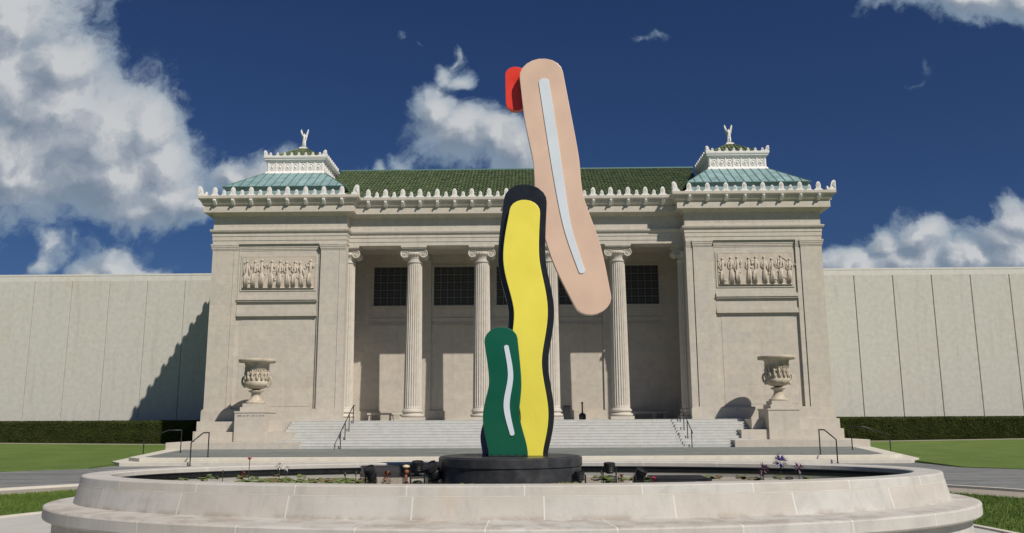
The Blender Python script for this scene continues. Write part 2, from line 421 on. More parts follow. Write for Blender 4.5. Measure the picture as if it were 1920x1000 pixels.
RC = (-0.9, -37.15)
struct(ring_sheet('forecourt_paving', RC, 0.0, 8.9, 0.0, PAVE, rings=2))
struct(ring_sheet('sandy_path', RC, 13.5, 15.6, -0.01, PATHM))
struct(ring_sheet('ring_road', RC, 15.6, 29.0, -0.02, ROAD, rings=2))
o = ring_sheet('grass_ring', RC, 8.9, 13.5, 0.0, GRASS, rings=6, zf=lambda x, y: 0.02+0.05*math.sin(PI*max(0, min(1, (math.hypot(x-RC[0], y-RC[1])-8.9)/4.6)))**0.5); struct(o)
# road kerbs, a real 0.1 m step
bm = BM()
def ring_solid(bm, c, r0, r1, z0, z1, seg=160, t0=0, t1=2*PI):
    pr = [(r0, z0), (r0, z1), (r1, z1), (r1, z0)]
    n = seg+1
    R = []
    for i in range(n):
        t = t0+(t1-t0)*i/seg
        R.append([bm.verts.new((c[0]+rr*math.cos(t), c[1]+rr*math.sin(t), z)) for rr, z in pr])
    for i in range(seg):
        for j in range(4):
            bm.faces.new((R[i][j], R[i+1][j], R[i+1][(j+1) % 4], R[i][(j+1) % 4]))
ring_solid(bm, RC, 15.55, 15.72, -0.05, 0.05)
ring_solid(bm, RC, 13.42, 13.56, -0.05, 0.045)
ring_solid(bm, RC, 8.85, 8.97, -0.05, 0.03)
bmesh.ops.recalc_face_normals(bm, faces=bm.faces[:])
struct(obj('kerb', bm, PALE))
# raised lawns left and right
def lawn_z(x, y):
    k = max(0.0, min(1.0, (y+20)/22)); return -0.005 + 0.285*k + max(0, abs(x)-24)*0.012*k
for s in (-1, 1):
    bm = BM(); nx, ny = 70, 60
    front = lambda x: max(-37.15 + math.sqrt(max(0.0, 25.3**2-(x+0.9)**2)) if abs(x+0.9) < 25.3 else -60, -60)
    rows = []
    for i in range(nx+1):
        x = s*(16.3 + 66*(i/nx)**1.6)
        y0 = max(front(x), -45.0); row = []
        for j in range(ny+1):
            y = y0 + (9.9-y0)*j/ny
            row.append(bm.verts.new((x, y, lawn_z(x, y))))
        rows.append(row)
    for a_, b_ in zip(rows, rows[1:]):
        for j in range(ny):
            f = bm.faces.new((a_[j], b_[j], b_[j+1], a_[j+1]))
    # skirt so the edge has thickness
    bm.normal_update()
    if bm.faces[:][0].normal.z < 0: bmesh.ops.reverse_faces(bm, faces=bm.faces[:])
    bnd = [e for e in bm.edges if e.is_boundary]
    ex = bmesh.ops.extrude_edge_only(bm, edges=bnd)
    for v in [g_ for g_ in ex['geom'] if isinstance(g_, bmesh.types.BMVert)]: v.co.z = -0.1
    struct(obj('lawn', bm, GRASS, smooth=False))

# ================================================================== TERRACE, STEPS
TZ, LZ = 0.28, 1.75
def terr(off): return [(-15.3-off, -15.0-off), (15.3+off, -15.0-off), (16.2+off, -14.0-off*.6), (19.0+off, -3.4), (19.0+off, 3.2), (-19.0-off, 3.2), (-19.0-off, -3.4), (-16.2-off, -14.0-off*.6)]
bm = BM(); prism(bm, terr(0.55), -0.05, 0.13, 'z', bev=0.015); prism(bm, terr(0.0), 0.13, TZ-0.004, 'z', bev=0.015)
t_o = obj('terrace_kerb_steps', bm, PALE); struct(t_o)
inner = [(-14.9, -14.45), (14.7, -14.45), (15.6, -13.6), (18.0, -3.4), (18.0, -1.0), (-18.0, -1.0), (-18.0, -3.4), (-15.7, -13.6)]
struct(poly_sheet('terrace_paving', inner, TZ, SLATE))
# entrance steps
NS = 10; SX = 12.95; Y0S, Y1S = -4.25, -1.05
st = thing('entrance_steps', 'wide pale granite stairway of ten steps climbing from terrace to portico', 'steps', (0, -2.6, TZ))
rise = (LZ-TZ)/NS; run = (Y1S-Y0S)/(NS-1)
for k in range(NS):
    bm = BM(); y0 = Y0S + k*run
    box(bm, -SX, SX, y0, (y0+run if k < NS-1 else 5.49), TZ+k*rise-(0.0 if k == 0 else 0.0), TZ+(k+1)*rise, 0.0)
    if k: box(bm, -SX, SX, y0+0.02, y0+run+0.0 if k < NS-1 else 5.4, TZ-0.002, TZ+k*rise-0.001)
    box(bm, -SX-0.0, SX+0.0, y0-0.010, y0-0.001, TZ+(k+1)*rise-0.03, TZ+(k+1)*rise-0.001)
    ob = obj('step', bm, STEP); ob.parent = st; ob.location = (0, 2.6, -TZ)

# ================================================================== MUSEUM
mus = thing('museum_building', 'pale limestone classical museum with two corner pavilions, ionic portico and green roofs', 'building', (0, 0, TZ))
def part(name, bm, mat, parent=None, smooth=False, label=None):
    o = obj(name, bm, mat, None, smooth, label)
    par = parent if parent is not None else mus
    o.parent = par
    if par is mus: o.location = (0, 0, -TZ)
    return o
# heights
Z_CAP0, Z_CAP1 = 12.02, 12.40
Z_BAND0, Z_BAND1 = 13.12, 13.28
Z_COR0 = 14.30
Z_PAR = 15.28

def antefix_bm(w, h, d=0.09):
    """palmette-shaped upright tile"""
    bm = BM()
    half = [(0.62, 0.0), (0.60, 0.10), (0.44, 0.17), (0.32, 0.26), (0.34, 0.50), (0.30, 0.72), (0.18, 0.92), (0.0, 1.0)]
    pts = [(x*w, z*h) for x, z in half] + [(-x*w, z*h) for x, z in half[-2::-1]]
    prism(bm, pts, -d/2, d/2, 'y', bev=0.008)
    for k in (-2, -1, 0, 1, 2):      # raised leaf ribs
        a_ = k*0.42
        tube(bm, [(0.03*k*w, -d/2, 0.22*h), (math.sin(a_)*0.30*w, -d/2-0.012, (0.30+0.52*math.cos(a_))*h)], [0.02*w, 0.045*w], 5)
    return bm
ANT_L = antefix_bm(0.43, 0.56); ANT_S = antefix_bm(0.31, 0.37)
def mesh_of(bm, name, mat, smooth=False):
    me = bpy.data.meshes.new(name); bm.normal_update(); bm.to_mesh(me); bm.free(); me.materials.append(mat); return me
ME_L = mesh_of(ANT_L, 'antefix', TRIM); ME_S = mesh_of(ANT_S, 'antefix_small', TRIM)
ME_T = mesh_of(antefix_bm(0.24, 0.24, 0.06), 'antefix_tiny', TRIM)
def horn_bm():
    bm = BM()
    pts = [(0.0, 0.0), (0.0, 0.56), (0.07, 0.62), (0.17, 0.60), (0.25, 0.50), (0.30, 0.34), (0.33, 0.18), (0.44, 0.09), (0.46, 0.0)]
    prism(bm, pts, 0.0, 0.10, 'y', bev=0.01)
    pts2 = [(0.101, 0.0), (0.101, 0.52), (0.17, 0.60), (0.25, 0.50), (0.30, 0.34), (0.33, 0.18), (0.44, 0.09), (0.46, 0.0)]
    prism(bm, pts2, 0.0, 0.10, 'x', bev=0.01)
    for t in (0.25, 0.6, 0.95):
        tube(bm, [(0.03, -0.008, 0.1), (0.03+0.22*math.sin(t), -0.012, 0.1+0.42*math.cos(t))], [0.014, 0.03], 5)
    return bm
ME_H = mesh_of(horn_bm(), 'corner_antefix', TRIM)
def spout_bm():
    bm = BM()
    ball(bm, (0, 0.08, -0.03), 0.10, 1, 1.0, .9, 2)
    tube(bm, [(0, 0.02, -0.02), (0, -0.10, -0.03)], [0.07, 0.055], 8)
    prism(bm, [(0.0, -0.06), (0.36, -0.06), (0.36, -0.30), (0.20, -0.27), (0.06, -0.17)], -0.10, 0.10, 'x')
    return bm
ME_P = mesh_of(spout_bm(), 'lion_spout', TRIM)
def place(me, name, parent, loc, rz=0.0, sc=(1, 1, 1)):
    o = bpy.data.objects.new(name, me); C.objects.link(o); o.parent = parent
    o.location = loc; o.rotation_euler = (0, 0, rz); o.scale = sc
    return o

# profile of the cornice above a wall face: (projection, height)
CORN = [(0.0, 14.18), (0.10, 14.22), (0.16, 14.29), (0.52, Z_COR0), (0.52, 14.63), (0.48, 14.66), (0.48, 14.74), (0.60, 14.80), (0.62, 14.83), (0.62, 14.90),
        (0.68, 14.94), (0.70, 15.03), (0.79, 15.07), (0.82, 15.12), (0.82, Z_PAR), (0.60, Z_PAR), (-0.3, Z_PAR-0.02)]
ENT = [(0.0, 12.40), (0.02, 12.405), (0.02, 12.62), (0.045, 12.63), (0.045, 12.88), (0.07, 12.89), (0.07, 13.10), (0.16, 13.16), (0.19, 13.24), (0.19, 13.30), (0.02, 13.31)]
def parapet_run(parent, p0, p1, rz, n, big0=True, spouts=True):
    """n large upright tiles along an edge with small ones between"""
    p0 = Vector(p0); p1 = Vector(p1)
    for k in range(n):
        t = (k+0.5)/n; q = p0.lerp(p1, t)
        place(ME_L, 'antefix', parent, (q.x, q.y, Z_PAR-0.01), rz)
        if k < n-1:
            q2 = p0.lerp(p1, (k+1.0)/n); place(ME_S, 'antefix', parent, (q2.x, q2.y, Z_PAR-0.01), rz)
        if spouts:
            nrm = Vector((math.sin(rz), -math.cos(rz), 0))
            w = q + nrm*0.10
            place(ME_P, 'lion_spout', parent, (w.x, w.y, 15.02), rz)

XI, XO = 10.32, 18.5
PD = 9.7      # pavilion depth
def pavilion(s):
    X = lambda v: s*v
    bm = BM()
    def bx(x0, x1, y0, y1, z0, z1, bev=0.0): box(bm, *sorted((X(x0), X(x1))), y0, y1, z0, z1, bev)
    # core
    bx(11.2, 18.30, 0.30, PD, TZ-0.3, 14.6)
    bx(XI+0.02, 11.2, 0.30, 0.82, LZ-1.5, 12.4)
    # outer pilaster, inner pilaster, strips
    bx(17.22, XO, 0.0, 0.30, 2.45, Z_CAP0)
    bx(16.92, 17.20, 0.06, 0.30, 2.45, Z_CAP0)
    bx(12.02, 16.90, 0.16, 0.299, 7.96, Z_CAP1)          # upper field
    bx(10.74, 11.84, -0.03, 0.30, 2.45, Z_CAP0)
    bx(XI, 10.72, 0.03, 0.30, 2.45, Z_CAP0)
    bx(11.86, 12.0, 0.12, 0.299, 2.45, Z_CAP0)
    # recessed lower field with a raised slab and mouldings above
    bx(12.001, 16.919, 0.23, 0.298, 2.451, 7.979)
    bx(12.30, 16.60, 0.215, 0.229, 2.6, 7.82)
    bx(12.02, 16.90, 0.05, 0.159, 7.98, 8.10); bx(12.02, 16.90, 0.09, 0.159, 8.11, 8.28)
    bx(12.02, 16.90, 0.03, 0.159, 8.86, 8.94); bx(12.02, 16.90, -0.02, 0.159, 8.95, 9.06); bx(12.02, 16.90, 0.05, 0.159, 9.07, 9.18)
    # frame round the relief
    bx(12.10, 16.76, 0.12, 0.159, 11.62, 11.72); bx(12.10, 16.76, 0.12, 0.159, 9.52, 9.62)
    bx(12.10, 12.20, 0.12, 0.159, 9.621, 11.619); bx(16.66, 16.76, 0.12, 0.159, 9.621, 11.619)
    # outer side face
    bx(18.301, XO, 0.301, 1.5, 2.45, Z_CAP0); bx(18.301, XO, PD-1.3, PD, 2.45, Z_CAP0)
    # plinth courses
    bx(XI-0.06, 18.60, -0.10, 0.299, LZ, 2.38); bx(XI-0.02, 18.56, -0.05, 0.299, 2.38, 2.45)
    bx(18.302, 18.60, 0.3, PD, LZ, 2.38)
    bx(13.0, 18.72, -0.28, PD, 1.18, LZ-0.002); bx(13.0, 18.84, -0.5, PD, TZ-0.2, 1.178)
    w = part('pavilion', bm, LIME, label=('left' if s < 0 else 'right') + ' corner pavilion of pale limestone')
    # pilaster capitals
    bm = BM()
    for (x0, x1, yf) in ((17.22, XO, 0.0), (16.92, 17.20, 0.06), (10.74, 11.84, -0.03), (XI, 10.72, 0.03), (12.0, 16.9, 0.16)):
        for (o_, z0, z1) in ((0.03, Z_CAP0, 12.10), (0.06, 12.10, 12.20), (0.09, 12.20, 12.31), (0.12, 12.31, Z_CAP1)):
            xx0, xx1 = (x0, x1) if x0 == 12.0 else (x0-(o_ if x0 in (10.74, 17.22) else 0)*0.6, x1+(o_ if x1 in (XO, 11.84) else 0)*0.9)
            box(bm, *sorted((X(xx0), X(xx1))), yf-o_*0.8, 0.31, z0, z1)
    for (o_, z0, z1) in ((0.03, Z_CAP0, 12.10), (0.06, 12.10, 12.20), (0.09, 12.20, 12.31), (0.12, 12.31, Z_CAP1)):
        box(bm, *sorted((X(18.3), X(XO+o_*0.9))), 0.311, PD, z0, z1)
    part('pilaster_capital', bm, LIMEP, w)
    # entablature and cornice swept round the outside: inner return, front, outer side
    path = [(XI, 1.3), (XI, 0.0), (XO, 0.0), (XO, PD)] if s > 0 else [(-XO, PD), (-XO, 0.0), (-XI, 0.0), (-XI, 1.3)]
    bm = BM()
    prof = ENT + [(0.02, 13.32), (0.02, 14.14), (0.05, 14.15)] + CORN[1:]
    fs = outline_walls(bm, path, prof)
    bmesh.ops.recalc_face_normals(bm, faces=bm.faces[:])
    bx2 = lambda x0, x1, y0, y1, z0, z1: box(bm, *sorted((X(x0), X(x1))), y0, y1, z0, z1)
    bx2(XI+0.05, XO-0.05, 0.05, PD-.05, 12.402, 15.2)
    e = part('cornice', bm, LIMEP, w)
    for t in ((0,)):
        # faint carved strokes along the frieze
        bm = BM(); xx = 11.6; rnd = random.Random(3+s)
        while xx < 17.4:
            if rnd.random() < 0.16: xx += 0.16; continue
            hgt = 0.26
            kk = rnd.random()
            box(bm, *sorted((X(xx), X(xx+0.025))), -0.0315, -0.0225, 13.52, 13.52+hgt)
            if kk < 0.5: box(bm, *sorted((X(xx+0.026), X(xx+0.10))), -0.0312, -0.0225, 13.52 if kk < .25 else 13.52+hgt-0.03, 13.55 if kk < .25 else 13.52+hgt)
            if kk > 0.6: box(bm, *sorted((X(xx+0.09), X(xx+0.115))), -0.0315, -0.0225, 13.52, 13.52+hgt)
            xx += 0.17
        part('frieze_inscription', bm, LIMEP, w)
    # parapet: front 8, outer side 9, inner return
    yF = -0.72
    parapet_run(w, (X(XI-0.35), yF, 0), (X(XO+0.35), yF, 0), 0, 8) if s > 0 else parapet_run(w, (X(XO+0.35), yF, 0), (X(XI-0.35), yF, 0), 0, 8)
    if s > 0: parapet_run(w, (XO+0.72, -0.2, 0), (XO+0.72, PD, 0), PI/2, 9)
    else: parapet_run(w, (-XO-0.72, PD, 0), (-XO-0.72, -0.2, 0), -PI/2, 9)
    for xq, sgn in ((-(XO+0.82), 1), (-(XI-0.82), -1)) if s < 0 else (((XI-0.82), 1), ((XO+0.82), -1)):
        place(ME_H, 'corner_antefix', w, (xq, -0.82, Z_PAR-0.01), 0, (sgn, 1, 1))
    # copper roof: curb, hipped slopes with standing seams
    bm = BM()
    cx0, cx1, cy0, cy1 = 10.70, 18.30, 0.55, 9.05
    tx0, tx1, ty0, ty1 = 12.60, 16.36, 2.95, 6.65
    zb, zt = 16.22, 17.82
    box(bm, *sorted((X(cx0+.12), X(cx1-.12))), cy0+.12, cy1-.12, 15.0, zb-0.02)
    A = [(cx0, cy0), (cx1, cy0), (cx1, cy1), (cx0, cy1)]; B_ = [(tx0, ty0), (tx1, ty0), (tx1, ty1), (tx0, ty1)]
    va = [bm.verts.new((X(x), y, zb)) for x, y in A]; vb = [bm.verts.new((X(x), y, zt)) for x, y in B_]
    vc = [bm.verts.new((X(x), y, zb-0.07)) for x, y in A]
    fs = []
    for i in range(4):
        j = (i+1) % 4
        fs.append(bm.faces.new((va[i], va[j], vb[j], vb[i]))); fs.append(bm.faces.new((vc[i], vc[j], va[j], va[i])))
    fs.append(bm.faces.new(vb)); fs.append(bm.faces.new(vc))
    bmesh.ops.recalc_face_normals(bm, faces=bm.faces[:])
    for f in bm.faces: f.material_index = 0
    rf = part('copper_roof', bm, VERD, w)
    bm = BM()
    def seam(a_, b_): tube(bm, [a_, b_], 0.028, 5)
    def hip_at(side, t):
        if side == 'f':
            x = cx0+(cx1-cx0)*t
            # slope line runs straight up: stop at hip or top
            if x < tx0: k = (x-cx0)/(tx0-cx0)
            elif x > tx1: k = (cx1-x)/(cx1-tx1)
            else: k = 1
            return (X(x), cy0, zb+.01), (X(x), cy0+(ty0-cy0)*k, zb+(zt-zb)*k+.01)
        y = cy0+(cy1-cy0)*t; x0_, x1_ = (cx1, tx1) if side == 'o' else (cx0, tx0)
        if y < ty0: k = (y-cy0)/(ty0-cy0)
        elif y > ty1: k = (cy1-y)/(cy1-ty1)
        else: k = 1
        return (X(x0_), y, zb+.01), (X(x0_+(x1_-x0_)*k), y, zb+(zt-zb)*k+.01)
    for k in range(1, 15): seam(*hip_at('f', k/15))
    for k in range(1, 16): seam(*hip_at('o', k/16)); seam(*hip_at('i', k/16))
    for i in range(4): seam((X(A[i][0]), A[i][1], zb+.01), (X(B_[i][0]), B_[i][1], zt+.01))
    for i in range(4):
        a_, b_ = A[i], A[(i+1) % 4]; tube(bm, [(X(a_[0]), a_[1], zb-0.03), (X(b_[0]), b_[1], zb-0.03)], 0.05, 6)
    part('roof_seams', bm, VERDD, w)
    return w
pavL = pavilion(-1); pavR = pavilion(1)

def rosette_bm():
    bm = BM(); seg, ns = 28, 8; R = []
    for i in range(seg):
        a_ = 2*PI*i/seg; c_ = Vector((.15*math.cos(a_), 0, .19*math.sin(a_))); d = c_.normalized()
        R.append([bm.verts.new(c_ + d*.024*math.cos(2*PI*k/ns) + Vector((0, .024*math.sin(2*PI*k/ns), 0))) for k in range(ns)])
    for i in range(seg):
        for k in range(ns): bm.faces.new((R[i][k], R[(i+1) % seg][k], R[(i+1) % seg][(k+1) % ns], R[i][(k+1) % ns]))
    rr = [[bm.verts.new(((.09+.012*math.cos(6*t))*f*math.cos(t), -y, (.11+.012*math.cos(6*t))*f*math.sin(t))) for t in [2*PI*q/36 for q in range(36)]] for f, y in ((1, 0), (.75, .03), (.3, .05))]
    for a_, b_ in zip(rr, rr[1:]):
        for q in range(36): bm.faces.new((a_[q], a_[(q+1) % 36], b_[(q+1) % 36], b_[q]))
    bm.faces.new(rr[-1]); bmesh.ops.recalc_face_normals(bm, faces=bm.faces[:])
    return bm
ME_R = mesh_of(rosette_bm(), 'rosette', TRIM)
def cupola(s):
    X = lambda v: s*v
    cx, cy, hw = 14.48, 4.8, 1.84
    bm = BM()
    box(bm, X(cx)-hw, X(cx)+hw, cy-hw, cy+hw, 17.7, 18.62)
    box(bm, X(cx)-hw-.06, X(cx)+hw+.06, cy-hw-.06, cy+hw+.06, 17.70, 17.90)
    for i in range(8):       # pilaster strips between rosettes
        x = X(cx)-hw+0.06+i*(2*hw-0.12)/7
        box(bm, x-0.045, x+0.045, cy-hw-.04, cy-hw+.01, 17.9, 18.52)
        for sd in (-1, 1):
            y = cy-hw+0.06+i*(2*hw-0.12)/7
            box(bm, *sorted((X(cx)+sd*(hw-.01), X(cx)+sd*(hw+.04))), y-0.045, y+0.045, 17.9, 18.52)
    path = [(X(cx)-hw, cy-hw), (X(cx)+hw, cy-hw), (X(cx)+hw, cy+hw), (X(cx)-hw, cy+hw)]
    outline_walls(bm, path, [(0.002, 17.71), (0.16, 17.70), (0.12, 17.80), (0.05, 17.895), (0.002, 17.905), (0.002, 18.50), (0.06, 18.54), (0.10, 18.60), (0.16, 18.66), (0.16, 18.72), (0.20, 18.76), (0.22, 18.84), (0.22, 18.92), (0.0, 18.92), (-0.2, 18.90)], closed=True)
    bmesh.ops.recalc_face_normals(bm, faces=bm.faces[:])
    c = part('cupola', bm, TRIM, label=('left' if s < 0 else 'right') + ' white rosette-panelled cupola box')
    for i in range(7):
        t = -hw+0.06+(i+0.5)*(2*hw-0.12)/7
        place(ME_R, 'rosette', c, (X(cx)+t, cy-hw-.01, 18.2)); place(ME_R, 'rosette', c, (X(cx)+hw+.01, cy+t, 18.2), PI/2); place(ME_R, 'rosette', c, (X(cx)-hw-.01, cy+t, 18.2), -PI/2)
    n = 8
    for k in range(n):
        t = -hw-0.02+(k+0.5)*(2*hw+.04)/n
        place(ME_T, 'antefix', c, (X(cx)+t, cy-hw-.17, 18.91), 0)
        place(ME_T, 'antefix', c, (X(cx)+hw+.17, cy+t, 18.91), PI/2)
        place(ME_T, 'antefix', c, (X(cx)-hw-.17, cy+t, 18.91), -PI/2)
    for xq, yq, sg in ((X(cx)-hw-.22, cy-hw-.22, 1), (X(cx)+hw+.22, cy-hw-.22, -1)):
        place(ME_H, 'corner_antefix', c, (xq, yq, 18.91), 0, (0.72*sg, 0.72, 0.62))
    # green tiled pyramid with rounded ribs
    bm = BM(); ap = Vector((X(cx), cy, 20.12)); hb = hw-0.02; zb = 18.86
    B4 = [Vector((X(cx)+a_*hb, cy+b_*hb, zb)) for a_, b_ in ((-1, -1), (1, -1), (1, 1), (-1, 1))]
    vs = [bm.verts.new(v) for v in B4]; va = bm.verts.new(ap)
    for i in range(4): bm.faces.new((vs[i], vs[(i+1) % 4], va))
    bm.faces.new(vs[::-1])
    for i in range(4):
        a_, b_ = B4[i], B4[(i+1) % 4]; nrm = (b_-a_).cross(ap-a_).normalized(); mid = (a_+b_)/2
        for k in range(1, 14):
            t = k/14; base = a_.lerp(b_, t); hk = 1-abs(2*t-1)
            top = base + (ap-mid)*hk
            tube(bm, [base+nrm*0.02, top+nrm*0.02], 0.055, 5)
        tube(bm, [a_, ap], 0.07, 6)
    bmesh.ops.recalc_face_normals(bm, faces=bm.faces[:])
    part('tiled_roof', bm, TILE, c)
    # winged figure
    tg = thing('roof_statue', 'small white winged statue with raised wings on the ' + ('left' if s < 0 else 'right') + ' cupola peak', 'statue', (X(cx), 4.8, 19.98), 'winged statues on the cupolas')
    bm = BM(); box(bm, -0.27, 0.27, -0.27, 0.27, 0.0, 0.10, 0.01); box(bm, -0.2, 0.2, -0.2, 0.2, 0.10, 0.16, 0.01)
    obj('plinth', bm, TRIM, tg)
    # body: one skinned surface
    me = bpy.data.meshes.new('figure'); z0 = 0.16
    V = [(0, 0, .52), (0, -.01, .70), (0, 0, .86), (0, 0, .93), (0, -.01, 1.0), (.08, 0, .82), (.15, -.06, .72), (.12, -.14, .66), (-.08, 0, .82), (-.14, -.02, .94), (-.17, -.05, 1.08),
         (.05, 0, .48), (.06, -.05, .28), (.06, 0, .05), (-.05, 0, .48), (-.05, .02, .26), (-.05, .05, .05)]
    E = [(0, 1), (1, 2), (2, 3), (3, 4), (2, 5), (5, 6), (6, 7), (2, 8), (8, 9), (9, 10), (0, 11), (11, 12), (12, 13), (0, 14), (14, 15), (15, 16)]
    R_ = [.095, .085, .075, .035, .06, .045, .032, .026, .045, .032, .026, .075, .08, .09, .075, .08, .09]
    me.from_pydata([(x, y, z0+z) for x, y, z in V], E, [])
    o = bpy.data.objects.new('figure', me); C.objects.link(o); o.parent = tg; me.materials.append(TRIM)
    sk = o.modifiers.new('Skin', 'SKIN'); o.modifiers.new('Sub', 'SUBSURF').render_levels = 2
    for i, v in enumerate(me.skin_vertices[0].data): v.radius = (R_[i], R_[i]); v.use_root = (i == 0)
    for sd in (-1, 1):
        bm = BM()
        sh = [(0.03, 0.70), (0.08, 0.50), (0.14, 0.58), (0.19, 0.84), (0.25, 1.12), (0.27, 1.32), (0.23, 1.36), (0.16, 1.20), (0.10, 0.98), (0.05, 0.86)]
        prism(bm, [(sd*x, z0+z-0.02) for x, z in sh], 0.05, 0.10, 'y', bev=0.012)
        for k in range(4): tube(bm, [(sd*(0.07+.035*k), 0.045, z0+0.62+.05*k), (sd*(0.14+.045*k), 0.045, z0+0.9+.11*k)], 0.012, 5)
        obj('wing', bm, TRIM, tg)
    return c
cupola(-1); cupola(1)

# reliefs: seven draped figures in a recessed marble panel
def relief(s, w):
    X = lambda v: s*v
    x0, x1 = sorted((X(12.22), X(16.64))); z0, z1 = 9.64, 11.60
    bm = BM(); box(bm, x0, x1, 0.085, 0.158, z0, z1)
    pl = part('relief_panel', bm, RELM, w)
    bm = BM(); rnd = random.Random(11 + s)
    box(bm, x0+.03, x1-.03, 0.0, 0.059, z0+.02, z0+0.10)
    n = 9
    for k in range(n):
        cx = x0 + (k+0.5)*(x1-x0)/n + rnd.uniform(-.10, .10); H = (z1-z0)-0.20 - rnd.uniform(0, .22); zb = z0+0.10
        ln = rnd.uniform(-0.13, 0.13); yb = 0.03
        P = lambda dx, f, dy=0.0: (cx+dx+ln*f, yb-dy, zb+f*H)
        ball(bm, P(0.0, 0.95, 0.03), 0.085, 1, .8, 1.15, 1)
        tube(bm, [P(0, 0.0), P(0, 0.2, .02), P(0.01, 0.45, .05), P(0, 0.58, .02), P(0, 0.76, .05), P(0, 0.85, .0), P(0, 0.9, .0)], [q_*rnd.uniform(.7, .95) for q_ in (.135, .115, .10, .085, .12, .08, .045)], 8)
        st_ = rnd.choice((-1, 1))
        tube(bm, [P(st_*.07, 0.0, .06), P(st_*.10, 0.25, .10), P(st_*.05, 0.47, .08)], [.045, .065, .07], 7)
        for sd in (-1, 1):
            m_ = rnd.random()
            if m_ < .35: pts = [P(sd*.11, .8, .04), P(sd*.2, .7, .06), P(sd*.27, .86, .05)]
            elif m_ < .7: pts = [P(sd*.11, .8, .04), P(sd*.18, .62, .06), P(sd*.03, .56, .12)]
            else: pts = [P(sd*.11, .8, .04), P(sd*.15, .62, .05), P(sd*.19, .45, .05)]
            tube(bm, pts, [.045, .038, .028], 6)
        for q in range(5):
            a_ = rnd.uniform(0, 6.28); c_ = P(rnd.uniform(-.28, .28), rnd.uniform(.1, .95), -.01); L_ = rnd.uniform(.1, .3)
            tube(bm, [c_, (c_[0]+L_*math.cos(a_), c_[1], c_[2]+L_*.7*math.sin(a_))], [.05, .03], 6)
        for q in range(6):
            dx = -.12+.048*q
            tube(bm, [P(dx, 0.02, .14), P(dx*.8+rnd.uniform(-.02, .02), 0.25, .14), P(dx*.45, 0.52, .12)], [.014, .016, .01], 4)
    for v in bm.verts: v.co.y = .082 + (v.co.y-.056)*.5
    part('relief_figures', bm, RELM, w, smooth=True)
relief(-1, pavL); relief(1, pavR)

# ---- portico entablature, ceiling, columns, back wall
bm = BM()
YF = 0.82
path = [(-XI+0.001, YF), (XI-0.001, YF)]
prof = ENT + [(0.02, 13.32), (0.02, 14.14), (0.05, 14.15)] + CORN[1:]
outline_walls(bm, path, prof); bmesh.ops.recalc_face_normals(bm, faces=bm.faces[:])
box(bm, -XI, XI, YF+0.04, YF+1.06, 12.401, 15.15)
ent = part('entablature', bm, LIMEP)
parapet_run(ent, (-XI+.72, YF-.72, 0), (XI-.72, YF-.72, 0), 0, 18)
bm = BM(); box(bm, -11.19, 11.19, YF+1.07, 5.69, 12.75, 13.0)
for x in (-6.3, -2.1, 2.1, 6.3): box(bm, x-0.35, x+0.35, YF+1.065, 5.49, 12.42, 12.749)
part('portico_ceiling', bm, PORCH)
YB = 5.5
bm = BM()
box(bm, -11.19, 11.19, YB, YB+0.5, LZ-.1, 12.749)
box(bm, -11.19, 11.19, YB-0.12, YB-0.001, LZ, 2.36)
wins = [(-8.2, 1.35), (-4.17, 1.35), (0.02, 1.35), (4.17, 1.35), (8.1, 1.35)]
for x in (-6.05, -2.1, 2.1, 6.05):
    box(bm, x-.36, x+.36, YB-.13, YB-.002, 2.361, 12.4)
for cx, hw in wins:
    for (z0, z1, d) in ((7.86, 7.98, .08), (7.99, 8.1, .05), (8.36, 8.44, .05), (9.02, 9.1, .06), (9.11, 9.26, .11)):
        box(bm, cx-hw-.2, cx+hw+.2, YB-d, YB-.003, z0, z1)
    for xs in (-1, 1): box(bm, *sorted((cx+xs*(hw+.02), cx+xs*(hw+.15))), YB-.07, YB-.004, 9.27, 11.9)
    box(bm, cx-hw-.15, cx+hw+.15, YB-.07, YB-.004, 11.901, 12.02)
part('portico_wall', bm, PORCH)
for cx, hw in wins:
    bm = BM(); box(bm, cx-hw, cx+hw, YB-.03, YB-.005, 9.30, 11.86)
    wn = part('window', bm, GLASSD)
    bm = BM(); nx_, nz_ = 6, 5
    for i in range(nx_+1):
        x = cx-hw+2*hw*i/nx_; box(bm, x-.035, x+.035, YB-.062, YB-.035, 9.30, 11.86)
    for j in range(nz_+1):
        z = 9.30+2.56*j/nz_; box(bm, cx-hw, cx+hw, YB-.066, YB-.0361, z-.035, z+.035)
    for i in range(nx_):
        for j in range(nz_):
            x = cx-hw+2*hw*(i+.5)/nx_; z = 9.30+2.56*(j+.5)/nz_
            for (a_, b_) in (((x-.12, z), (x, z+.13)), ((x, z+.13), (x+.12, z)), ((x+.12, z), (x, z-.13)), ((x, z-.13), (x-.12, z))):
                tube(bm, [(a_[0], YB-.048, a_[1]), (b_[0], YB-.048, b_[1])], 0.018, 4)
    part('grille', bm, GRILLE, wn)

